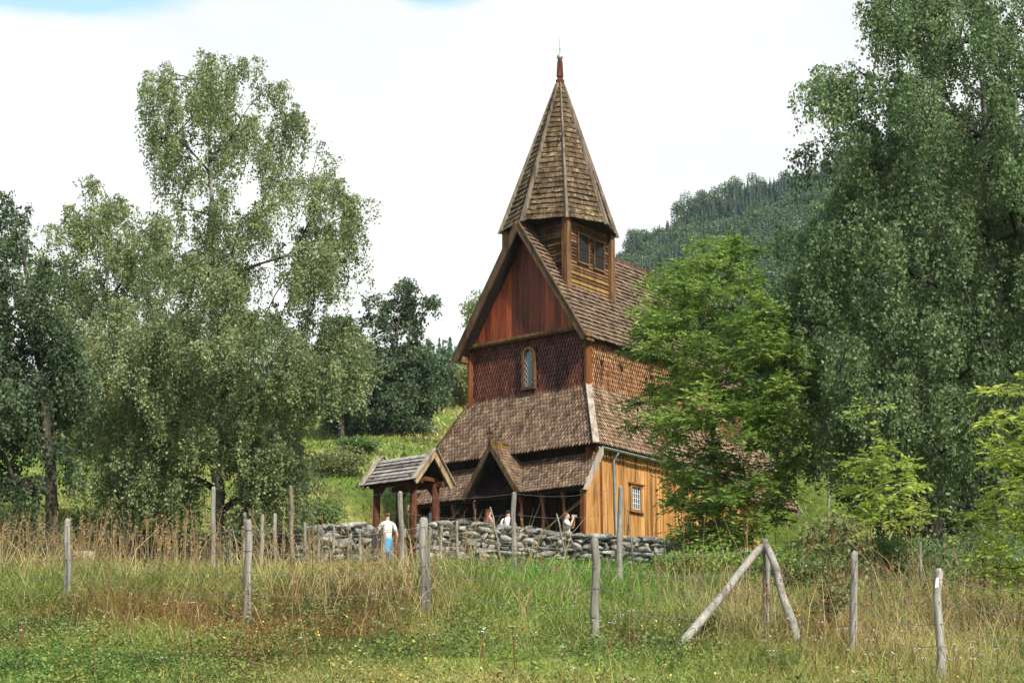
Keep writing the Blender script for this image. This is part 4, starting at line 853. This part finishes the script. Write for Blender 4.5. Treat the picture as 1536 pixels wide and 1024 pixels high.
# --- spire
SR, SZ0, SZ1 = 2.15, 8.98, 15.15; AP = A([3.66, 2.98, SZ1]); BC = A([TUc, TVc, SZ0])
def oct_(t, extra=0):
    c = BC + (AP - BC) * t; rr = SR * (1 - t) * (1 + .035 * max(0, .12 - t) / .12) + .10 * t + extra
    return [c + A([rr * math.cos(math.pi / 4 * k + math.pi / 4), rr * math.sin(math.pi / 4 * k + math.pi / 4), 0]) for k in range(8)]
sp_ = CM(); b0, b1 = oct_(0, -.03), oct_(1, -.03); sp_.add(b0 + b1, [(k, (k + 1) % 8, 8 + (k + 1) % 8, 8 + k) for k in range(8)] + [tuple(range(8))]); spire = sp_.build('spire', 'dark_plank', CH)
mb = CM(); NR = 27; r_ = random.Random(61)
for j in range(NR):
    t0, t1 = j / NR, min(1, (j + 1.15) / NR); A0, A1 = oct_(t0, .065), oct_(t1, .012); I0, I1 = oct_(t0, .0), oct_(t1, -.02)
    for k in range(8):
        k2 = (k + 1) % 8; m = max(1, int(np.linalg.norm(A0[k] - A0[k2]) / .19)); cs = sorted([0, 1] + [(i + r_.uniform(-.25, .25)) / m for i in range(1, m)])
        for a, b in zip(cs[:-1], cs[1:]):
            a2, b2 = a + .004, b - .004; jz = A([0, 0, r_.uniform(-.018, .018)]); lf = r_.uniform(-.008, .012)
            l = lambda Q, t, o=0: Q[k] * (1 - t) + Q[k2] * t
            nn = nrm((A0[k] + A0[k2]) / 2 - (BC + (AP - BC) * t0)) * lf
            vs = [l(A0, a2) + jz + nn, l(A0, b2) + jz + nn, l(A1, b2), l(A1, a2), l(I0, a2) + jz, l(I0, b2) + jz, l(I1, b2), l(I1, a2)]
            mb.add(vs, [(0, 1, 2, 3), (0, 4, 5, 1), (1, 5, 6, 2), (3, 7, 4, 0)])
mb.build('spire_shingles', 'spire_shingle', spire)
for k in range(8):
    p = oct_(0, .07)[k]; q = oct_(1, .05)[k]; d = nrm(q - p); c = BC + A([0, 0, 0.]); o = nrm(A([p[0] - c[0], p[1] - c[1], 0])); w_ = nrm(np.cross(d, o))
    mb = CM(); p2 = p - d * .06
    s0, s1 = .085, .045
    mb.add([p2 - w_ * s0 - o * .09, p2 + w_ * s0 - o * .09, p2 + w_ * s0 * .5 + o * .05, p2 - w_ * s0 * .5 + o * .05, q - w_ * s1 - o * .06, q + w_ * s1 - o * .06, q + w_ * s1 * .5 + o * .04, q - w_ * s1 * .5 + o * .04],
           [(0, 1, 2, 3), (7, 6, 5, 4), (0, 4, 5, 1), (1, 5, 6, 2), (2, 6, 7, 3), (3, 7, 4, 0)]); mb.build('rib', 'spire_rib', spire)
mb = CM(); mb.tube([AP - A([0, 0, .15]), AP + A([0, 0, .08]), AP + A([0, 0, .14]), AP + A([0, 0, .22]), AP + A([0, 0, .30]), AP + A([0, 0, .95]), AP + A([0, 0, 1.02])], [.14, .17, .17, .10, .14, .105, .08], 8); fin = mb.build('finial', 'gate_post_wood', spire)
mb = CM(); c = AP + A([0, 0, 1.13]); mb.tube([c + A([0, 0, -.12]), c + A([0, 0, -.09]), c, c + A([0, 0, .09]), c + A([0, 0, .12])], [.03, .10, .135, .10, .03], 14); mb.build('ball', 'zinc', fin, smooth=True)
mb = CM(); mb.tube([c + A([0, 0, .1]), c + A([0, 0, .30]), c + A([0, 0, .33]), c + A([0, 0, .36]), c + A([0, 0, .84])], [.015, .012, .04, .012, .006], 8); mb.build('rod', 'iron', fin)

# ================================================================== LYCHGATE
GB = A(list(gpx(618.5, 52.3)[:2]) + [0.]); GB[2] = gz(GB[0], GB[1])
UW = A([-math.cos(TH), math.sin(TH), 0]); VW = A([math.sin(TH), math.cos(TH), 0])
GT = empty('roofed_gateway', GB, -TH, 'open gateway with grey board roof on dark posts at the stone wall gap', 'gateway')
ztop = P(618.5, 722, 52.3)[2] - GB[2]           # eave height above ground
def Gf(p): return (-p[0], p[1], p[2])
def GM(): return MB(Gf)
for (u, v, rl) in ((0, 0, 1), (1.55, 0, 1), (0, 1.05, 1), (1.55, 1.05, 1)):
    mb = GM(); mb.tube([(u, v, -.2), (u, v, ztop + .05)], [.13, .115], 12); mb.build('post', 'gate_post_wood', GT, smooth=True)
mb = GM()
for v in (0, 1.05): mb.beam((-.33, v, ztop + .02), (1.82, v, ztop + .02), (0, .17, 0), (0, 0, .16))
for u in (0, 1.55): mb.beam((u, -.2, ztop + .16), (u, 1.25, ztop + .16), (.13, 0, 0), (0, 0, .12))
for u, s in ((1.55, -1), (0, 1)):
    for v in (0, 1.05): mb.prism([(u, v - .05, ztop - .06), (u + s * .36, v - .05, ztop - .06), (u + s * .12, v - .05, ztop - .32), (u, v - .05, ztop - .62)], (0, .1, 0))
mb.build('frame_beam', 'gate_post_wood', GT)
GH, GWd, gv = .92, .80, .525; gl = math.hypot(GWd, GH)
gr = None
for sg in (-1, 1):
    t_ = A([0, -sg * GWd, GH]) / gl; n_ = A([0, sg * GH, GWd]) / gl; e = A([-.34, gv + sg * GWd, ztop + .0])
    mb = GM(); mb.prism([e, e + E_U * 2.18, e + E_U * 2.18 + t_ * gl, e + t_ * gl], -n_ * .03); g_ = mb.build('roof', 'dark_plank', GT)
    mb = GM(); r_ = random.Random(71); k = 7
    for i in range(k):
        s0 = i * gl / k; w_ = gl / k * 1.15; a = e + t_ * (s0 - .03); j = r_.uniform(-.004, .006)
        mb.prism([a + n_ * (.045 + j), a + n_ * (.072 + j), a + t_ * w_ + n_ * .030, a + t_ * w_ + n_ * .004], E_U * 2.18)
    mb.build('roof_boards', 'gate_roof_board', g_)
    for uu in (-.40, 1.84):
        mb = GM(); q = A([uu, e[1], e[2]]) - t_ * .10; mb.prism([q + n_ * .11, q - n_ * .09, q - n_ * .09 + t_ * (gl + .03), q + n_ * .11 + t_ * (gl + .18)], (.06, 0, 0)); mb.build('bargeboard', 'gate_verge', GT)
        mb = GM(); mb.beam(q + n_ * .125 + E_U * .03, q + n_ * .125 + E_U * .03 + t_ * (gl + .18), E_U * .22, n_ * .028); mb.build('verge_cap', 'pale_board', GT)
mb = GM()
for i in range(11):
    u = .10 + i * .135
    if u > 1.42: break
    h = 1.22 + .06 * math.sin(i * 2.1); mb.prism([(u, -.03, .05), (u + .07, -.03, .05), (u + .07, -.03, h - .05), (u + .035, -.03, h), (u, -.03, h - .05)], (0, .025, 0))
PG = empty('picket_gate', GB, -TH, 'low wooden picket gate with one orange rail hung between the gateway posts', 'gate')
mb.build('pickets', 'picket_wood', PG)
for z in (.35, .98):
    mb = GM(); mb.box((.08, .0, z), (1.42, .05, z + .09)); mb.build('rail', 'golden_plank', PG)
NB = P(648.5, 776, 53.4); mb = MB(); mb.box((-.11, -.02, -.22), (.11, .02, .16)); nb = mb.build('notice_board', 'white_paint', None, tuple(NB)); 
tag(nb, 'small blank white notice board fixed on the rear gateway post above the wall', 'notice board')

# ================================================================== STONE WALL
def ico():
    bm = bmesh.new(); bmesh.ops.create_icosphere(bm, subdivisions=2, radius=1); v = A([tuple(x.co) for x in bm.verts]); bm.verts.index_update(); f = A([[q.index for q in p.verts] for p in bm.faces]); bm.free()
    v = np.sign(v) * np.abs(v) ** .5; v /= np.max(np.abs(v), axis=1, keepdims=True) ** .45; return v, f
IV, IF = ico()
def stones_mesh(items, seed):
    r = np.random.default_rng(seed); V, Fc = [], []
    def cut(v):
        for _ in range(12):
            n = unit(r.normal(size=3) * [1, 1.3, 1]); d = r.uniform(.62, .92); q = v @ n; v = v - np.maximum(q - d, 0)[:, None] * n
        return v
    for k, (c, ax, ay, az) in enumerate(items):
        v = cut(IV * 1.22) * (1 + .13 * np.sin(IV @ (r.normal(size=3) * 3) + r.random() * 6)[:, None] + r.normal(size=(len(IV), 1)) * .03)
        V.append(c + v[:, :1] * ax + v[:, 1:2] * ay + v[:, 2:3] * az); Fc.append(IF + k * len(IV))
    return mesh_np('stones', np.concatenate(V), np.concatenate(Fc), 3)
def stone_wall(name, label, path, seed):
    """path: list of (photo x, top row, depth Y, wall height m)"""
    r = np.random.default_rng(seed); P3 = [P(x, t, Y) for x, t, Y, h in path]; H = [q[3] for q in path]; items = []
    seg = [np.linalg.norm((P3[i + 1] - P3[i])[:2]) for i in range(len(P3) - 1)]; cum = np.concatenate([[0], np.cumsum(seg)]); tot = cum[-1]
    PX, PY, PT = [A([p[i] for p in P3]) for i in range(3)]
    def at(s): return A([np.interp(s, cum, PX), np.interp(s, cum, PY)]), np.interp(s, cum, PT), np.interp(s, cum, H)
    for layer, off in ((0, 0), (1, .32)):
        for col0 in (0,):
            t = 0.0; rowi = 0
            while t < 2.2:
                h = r.uniform(.13, .24); s = -r.uniform(0, .2)
                while s < tot:
                    w_ = r.choice([r.uniform(.14, .3), r.uniform(.3, .5), r.uniform(.45, .7)], p=[.4, .45, .15]) * (1.15 if t < .12 else 1); c2, top, hh = at(s + w_ / 2); d2, _, _ = at(min(tot, s + w_ / 2 + .3)); e2, _, _ = at(max(0, s + w_ / 2 - .3)); dr_ = nrm(np.append(d2 - e2, 0)); nr = A([dr_[1], -dr_[0], 0])
                    if t < hh:
                        hw = h * r.uniform(.85, 1.15); z = top - t - h / 2 + r.normal() * .015 + (.04 * math.sin(s * 1.1) + .015 * math.sin(s * 4.3 + 1))
                        ang = r.normal() * .09; ex = dr_ * math.cos(ang) + E_Z * math.sin(ang); ez = -dr_ * math.sin(ang) + E_Z * math.cos(ang)
                        c = A([c2[0], c2[1], z]) - nr * (off + r.normal() * .035)
                        items.append((c, ex * w_ * .53, nr * r.uniform(.16, .26), ez * hw * .58))
                    s += w_
                t += h * .93; rowi += 1
    base = A([PX.mean(), PY.mean(), PT.mean() - 1]); items = [(c - base, a, b, d) for c, a, b, d in items]
    me = stones_mesh(items, seed); o = link(name, me, 'stone'); o.location = base; tag(o, label, 'stone wall')
    # earth and rubble filling behind the face stones so no light shows through
    mb = MB()
    for i in range(len(P3) - 1):
        p, q = P3[i], P3[i + 1]; d = nrm((q - p) * [1, 1, 0]); nr = A([d[1], -d[0], 0]); hp, hq = H[i], H[i + 1]
        mb.prism([p - nr * .10 - E_Z * .14 - base, q - nr * .10 - E_Z * .14 - base, q - nr * .10 - E_Z * (hq + .3) - base, p - nr * .10 - E_Z * (hp + .3) - base], -nr * .16)
    mb.build('rubble_core', 'stone', o)
    return o
stone_wall('stone_wall', 'long dry stone wall of grey lichened boulders right of the gateway below the church', [(622, 786, 52.4, 1.5), (660, 783, 52.5, 1.5), (700, 783, 52.6, 1.5), (760, 788, 52.8, 1.4), (850, 796, 53, 1.35), (930, 804, 53.2, 1.3), (1020, 812, 53.6, 1.2), (1110, 822, 54.5, 1.1), (1200, 830, 56, .9)], 1)
stone_wall('stone_wall', 'darker low dry stone wall left of the gateway running under the tall birch', [(-60, 822, 50, 1.2), (60, 818, 50.5, 1.2), (150, 808, 51, 1.3), (250, 803, 51.5, 1.3), (330, 800, 52, 1.2), (400, 795, 52, 1.2), (470, 786, 52.2, 1.3), (520, 784, 52.2, 1.4), (556, 788, 52.3, 1.4)], 2)
def boulder(px, Y, w_, h, label, seed):
    b = gpx(px, Y); r = np.random.default_rng(seed); me = stones_mesh([(A([0, 0, h * .3]), A([w_ / 2, 0, 0.]), A([0, w_ * .35, 0]), A([0, 0, h * .6]))], seed); o = link('boulder', me, 'stone'); o.location = b; tag(o, label, 'boulder')
boulder(203, 36, .95, .28, 'pale rounded boulder sunk in the dry grass beyond the left fence post', 3)
boulder(40, 44, 1.0, .4, 'grey boulder at the left edge below the dark birch', 4)
boulder(122, 46, .7, .5, 'upright grey boulder at the foot of the dark birch trunk', 5)
boulder(345, 50.6, 1.5, .4, 'flat grey boulder at the foot of the white birch trunk', 6)
st = MB(); sb = gpx(640, 51.2)
boulder(655, 51.3, 1.3, .35, 'large flat stone slab at the foot of the wall beside the gateway', 7)

# ================================================================== FENCES
def post_mesh(mb, base, top, r0, r1, seed=0):
    r = random.Random(seed); base, top = A(base), A(top); pts = [base + (top - base) * t + A([r.uniform(-.022, .022), r.uniform(-.012, .012), 0]) * (1 if 0 < t < 1 else 0) for t in (-.08, 0, .25, .5, .75, .97, 1)]
    mb.tube(pts, [r0, r0, r0 * .97, (r0 + r1) / 2 * r.uniform(.94, 1.06), r1, r1, r1 * .72], 9)
def fence(name, label, posts, wires, wr=.0036):
    """posts: (x, top row, Y, diameter, material, lean px). wires: heights below the post top"""
    root = empty(name, gpx(posts[0][0], posts[0][2]), 0, label, 'fence'); o = A(root.location); tops = []
    for i, (x, row, Y, d, mt, ln) in enumerate(posts):
        b = gpx(x, Y); t = P(x + ln, row, Y); mb = MB(); post_mesh(mb, b - o, t - o, d / 2, d / 2 * .88, i + int(x)); p = mb.build('fence_post', mt, root, smooth=True); tops.append((b - o, t - o))
    for w_ in wires:
        mb = MB()
        for (b0, t0), (b1, t1) in zip(tops[:-1], tops[1:]):
            p, q = t0 + (b0 - t0) * w_ + A([0, -.05, 0]), t1 + (b1 - t1) * w_ + A([0, -.05, 0]); k = 8; mb.tube([p + (q - p) * j / k - A([0, 0, .10 * math.sin(math.pi * j / k)]) for j in range(k + 1)], [wr] * (k + 1), 4)
        mb.build('wire', 'wire_metal', root)
    return root
fa = fence('wire_fence', 'nearest wire fence of thick grey posts crossing the foreground meadow', [(-160, 790, 27, .11, 'grey_post', 2), (99, 778, 24.2, .105, 'grey_post', 4), (371, 779, 19.7, .10, 'grey_post', 1), (638, 776, 21.1, .125, 'grey_post', -2), (894, 807, 19.3, .105, 'grey_post', -2), (1151, 808, 20.6, .10, 'grey_post', -4), (1280, 827, 19.3, .095, 'grey_post', 4), (1411, 853, 17.5, .098, 'grey_post', -4), (1680, 860, 16.5, .11, 'grey_post', 0)], (.1, .3, .5, .7))
fp = [o for o in fa.children if o.name.startswith('fence_post')]
# the two braces of the corner post
for (x0, Y0, x1, row) in ((1022, 18.9, 1144, 818), (1200, 19.4, 1151, 815)):
    mb = MB(); b = gpx(x0, Y0); t = P(x1, row, 20.5); post_mesh(mb, b - A(fa.location), t - A(fa.location), .052, .045, int(x0)); mb.build('brace', 'grey_post', fa, smooth=True)
mb = MB(); tp = P(1404, 874, 17.4) - A(fa.location); mb.prism([tp + A([-.015, 0, -.05]), tp + A([.02, 0, -.04]), tp + A([.03, 0, .06]), tp + A([-.0, 0, .05])], (0, -.012, 0)); mb.build('tag_plate', 'white_paint', fa)
fence('wire_fence', 'tall thin-posted fence between the meadow and the church wall', [(320, 730, 34, .105, 'grey_post', 0), (438, 728, 33, .085, 'brown_post', -2), (602, 737, 32, .11, 'grey_post', -1), (770, 738, 30.5, .10, 'grey_post', 1), (930, 729, 30, .11, 'grey_post', 0)], (.02, .25, .45), .0025)
sm = [(346, 766, 47), (367, 768, 46), (392, 771, 46), (413, 770, 46), (457, 783, 46), (479, 786, 46), (500, 790, 46), (524, 800, 46), (541, 793, 45.5), (575, 799, 45), (609, 793, 45), (644, 790, 45), (661, 788, 45), (687, 781, 45.5)]
fence('post_row', 'row of short pale stakes standing close to the left part of the stone wall', [(x, row, Y, .12 if x < 420 else .09, 'grey_post', (i * 7 % 5) - 2) for i, (x, row, Y) in enumerate(sm)], (.15, .5), .003)
fence('post_row', 'thin far fence of grey posts on the slope right of the church', [(1242, 714, 66, .12, 'grey_post', 1), (1384, 812, 30, .05, 'grey_post', -3)], (.3,), .003)
def stick(x0, row0, Y0, x1, row1, r, label):
    b = gpx(x1, Y0); t = P(x0, row0, Y0 + .2); mb = MB(); d = t - b; n = 6; rr = random.Random(int(x0)); mb.tube([A([0, 0, -.1])] + [d * i / n + A([rr.uniform(-.02, .02), 0, 0]) for i in range(1, n + 1)], [r] + [r * (1 - .35 * i / n) for i in range(1, n + 1)], 7); o = mb.build('leaning_stick', 'grey_post', None, tuple(b)); tag(o, label, 'stick')
stick(736, 760, 47, 756, 853, .035, 'pale bare stick leaning on the wall left of the thin tall post')
stick(835, 770, 47, 853, 850, .035, 'thin brown stick leaning on the wall below the person with the camera')
stick(941, 762, 50, 952, 830, .035, 'stick leaning on the wall in front of the side window')

# ================================================================== PEOPLE
def skin_obj(name, pts, edges, mat, parent, lev=2, root_i=0):
    me = bpy.data.meshes.new(name); me.from_pydata([p[:3] for p in pts], edges, []); o = link(name, me, mat, parent, smooth=True)
    s = o.modifiers.new('skin', 'SKIN'); s.use_smooth_shade = True
    for i, p in enumerate(pts):
        rx = p[3]; ry = p[4] if len(p) > 4 else rx; me.skin_vertices[0].data[i].radius = (rx, ry)
    me.skin_vertices[0].data[root_i].use_root = True; m = o.modifiers.new('sub', 'SUBSURF'); m.levels = lev; m.render_levels = lev
    return o
def person(loc, rz, label, shirt, legs, hair, arms='down', long_hair=False, extra=None):
    """standing figure 1.7 m tall facing local -Y"""
    root = empty('person', loc, rz, label, 'person')
    if arms == 'camera': hand = [(-.10, -.24, 1.54), (.10, -.24, 1.54)]; elb = [(-.27, -.16, 1.24), (.27, -.16, 1.24)]
    elif arms == 'gate': hand = [(-.30, -.12, .82), (.20, -.40, 1.05)]; elb = [(-.31, .02, 1.08), (.30, -.10, 1.10)]
    else: hand = [(-.29, -.06, .80), (.29, -.06, .80)]; elb = [(-.28, .03, 1.08), (.28, .03, 1.08)]
    p = [(0, 0, .93, .13, .10), (0, .0, 1.10, .125, .09), (0, 0, 1.30, .155, .10), (0, .01, 1.42, .10, .075), (0, 0, 1.49, .05), (0, -.01, 1.56, .07, .08), (0, -.01, 1.64, .078, .092), (0, -.01, 1.685, .05, .06), (0, -.105, 1.58, .014)]
    e = [(0, 1), (1, 2), (2, 3), (3, 4), (4, 5), (5, 6), (6, 7), (5, 8)]
    for k, sx in ((0, -1), (1, 1)):
        b = len(p); p += [(sx * .18, .01, 1.39, .055), (*elb[k], .042), (*[.12 * elb[k][i] + .88 * hand[k][i] for i in range(3)], .028), (*hand[k], .030, .016)]; e += [(3, b), (b, b + 1), (b + 1, b + 2), (b + 2, b + 3)]
        d = nrm(A(hand[k]) - A(elb[k])); sd = nrm(np.cross(d, [0, -1, .2])); h = A(hand[k])
        for f, ln in ((-1.5, .055), (-.5, .075), (.5, .07), (1.5, .055)):
            c = len(p); q = h + sd * f * .018 + d * .03; q2 = q + d * ln * .6; q3 = q2 + nrm(d + A([0, -.7, 0])) * ln * .5; p += [(*q, .009), (*q2, .0085), (*q3, .007)]; e += [(b + 3, c), (c, c + 1), (c + 1, c + 2)]
        c = len(p); q = h - sd * sx * .035 - d * .01; p += [(*q, .010), (*(q + nrm(d * .6 - sd * sx * .8) * .04), .008)]; e += [(b + 3, c), (c, c + 1)]
    for sx in (-1, 1):
        b = len(p); p += [(sx * .09, 0, .86, .085), (sx * .10, -.02, .48, .055), (sx * .10, .02, .10, .038), (sx * .10, .0, .04, .04, .035), (sx * .11, -.15, .03, .035, .025)]; e += [(0, b), (b, b + 1), (b + 1, b + 2), (b + 2, b + 3), (b + 3, b + 4)]
    skin_obj('body', p, e, 'skin', root)
    q = [(0, 0, .90, .155, .12), (0, 0, 1.10, .145, .11), (0, 0, 1.30, .175, .12), (0, .01, 1.42, .12, .09), (0, 0, 1.46, .065)]; f = [(0, 1), (1, 2), (2, 3), (3, 4)]
    for k, sx in ((0, -1), (1, 1)):
        b = len(q); el = A(elb[k]); s0 = A([sx * .18, .01, 1.39]); m_ = s0 + (el - s0) * .75; q += [(*s0, .075), (*m_, .06)]; f += [(3, b), (b, b + 1)]
    skin_obj('shirt', q, f, shirt, root)
    q = [(0, 0, .95, .15, .12)]; f = []
    for sx in (-1, 1):
        b = len(q); q += [(sx * .09, 0, .86, .10), (sx * .10, -.02, .48, .075), (sx * .10, .02, .10, .06)]; f += [(0, b), (b, b + 1), (b + 1, b + 2)]
    skin_obj('trousers', q, f, legs, root)
    hp = [(0, .03, 1.60, .085, .085), (0, .02, 1.675, .092, .098), (0, .01, 1.72, .06, .065)]; he = [(0, 1), (1, 2)]
    if long_hair: hp += [(0, .07, 1.48, .085, .05), (0, .09, 1.36, .07, .04)]; he += [(0, 3), (3, 4)]
    skin_obj('hair', hp, he, hair, root)
    if extra: extra(root)
    return root
def ex_gate(root):
    skin_obj('tied_jacket', [(0, .02, .97, .165, .14), (0, .06, .86, .17, .13), (.05, .12, .66, .12, .06), (.06, .13, .50, .08, .03)], [(0, 1), (1, 2), (2, 3)], 'blue_cloth', root)
def ex_cam(root):
    mb = MB(); mb.box((-.07, -.26, 1.54), (.07, -.17, 1.64)); mb.tube([(0, -.26, 1.59), (0, -.33, 1.59)], [.04, .045], 12); mb.build('camera', 'camera_body', root)
def ex_bag(root):
    for sx in (-1, 1):
        mb = MB(); mb.tube([(sx * .10, .12, 1.10), (sx * .12, .135, 1.30), (sx * .11, .07, 1.44), (sx * .10, -.09, 1.38), (sx * .10, -.13, 1.2)], [.022] * 5, 6); mb.build('strap', 'dark_cloth', root, smooth=True)
gp = gpx(580, 51.4)
prs = person(tuple(gp), math.radians(180 + 20), 'person in white top with blue jacket round the waist at the picket gate', 'white_cloth', 'denim', 'red_hair', 'gate', extra=ex_gate)
_r = Vector((gp[0], gp[1], gp[2]))
mb = MB(); mb.prism([(-.16, -.07, -.18), (.16, -.07, -.18), (.17, -.07, .1), (.12, -.07, .16), (-.12, -.07, .16), (-.17, -.07, .1)], (0, .14, 0)); mb.tube([(-.15, 0, .12), (0, .02, .62), (.13, 0, .12)], [.015] * 3, 6)
bg = mb.build('shoulder_bag', 'dark_cloth', None, tuple(gp + A([-.30, -.02, .86])));  bg.rotation_euler = (0, 0, .3); tag(bg, 'black shoulder bag hanging at the left hip of the person by the gate', 'bag')
def stand(px, Y, row_head):
    t = P(px, row_head, Y); return (t[0], t[1], t[2] - 1.75)
person(stand(850, 54.6, 767), math.radians(38 + 40), 'person in a white top holding a camera to the face behind the wall', 'white_cloth', 'denim', 'brown_hair', 'camera', extra=ex_cam)
person(stand(762, 58.0, 764), math.radians(170), 'person in a white shirt with dark shoulder straps facing the church entrance', 'white_cloth', 'dark_cloth', 'dark_cloth', 'down', extra=ex_bag)
person(stand(733, 56.4, 762), math.radians(120), 'person with long reddish hair and a dull pink top behind the leaning stick', 'pink_cloth', 'denim', 'red_hair', 'down', long_hair=True)
#FLOWERS
def flowers():
    r = np.random.default_rng(5); out = []; st = MB()
    spots = [(r.uniform(540, 1000), r.uniform(14, 19)) for _ in range(26)] + [(r.uniform(1150, 1500), r.uniform(15, 20.5)) for _ in range(46)] + [(r.uniform(20, 500), r.uniform(14, 20)) for _ in range(20)]
    pos, sz = [], []
    for x, Y in spots:
        b = gpx(x, Y); h = r.uniform(.22, .5); l = A([r.normal() * .05, r.normal() * .05, h]); st.tube([b, b + l], [.004, .003], 4); k = 26; a = r.random(k) * 6.28; q = r.random(k) ** .5 * r.uniform(.025, .06)
        pos.append(np.stack([np.cos(a) * q, np.sin(a) * q, r.normal(size=k) * .006], -1) + b + l)
    pos = np.concatenate(pos); m = len(pos); ax = unit(r.normal(size=(m, 3)) * [1, 1, .2]); sd = unit(np.cross(ax, [0, 0, 1.]) + r.normal(size=(m, 3)) * .2); ln = np.full(m, .017)
    o = link('wildflowers', leaf_mesh('wildflowers', pos - ax * .008, ax, sd, ln, ln * .9), 'white_paint'); tag(o, 'small white flower heads scattered through the near meadow', 'wildflowers', kind='stuff')
    o = st.build('flower_stems', 'red_stem'); tag(o, 'thin stems carrying the small white flower heads', 'stems', kind='stuff')
flowers()

def haze():
    mb = MB(); mb.box((-560, -40, -12), (560, 920, 330)); o = mb.build('haze', None); m = bpy.data.materials.new('haze'); m.use_nodes = True; nt = m.node_tree; nt.nodes.clear()
    out = nt.nodes.new("ShaderNodeOutputMaterial"); v = nt.nodes.new("ShaderNodeVolumePrincipled"); v.inputs['Density'].default_value = .00010; v.inputs['Color'].default_value = (.72, .85, 1, 1)
    nt.links.new(v.outputs[0], out.inputs['Volume']); o.data.materials.append(m); tag(o, 'thin bluish air between the meadow and the far mountainside', 'haze', kind='stuff')
haze()
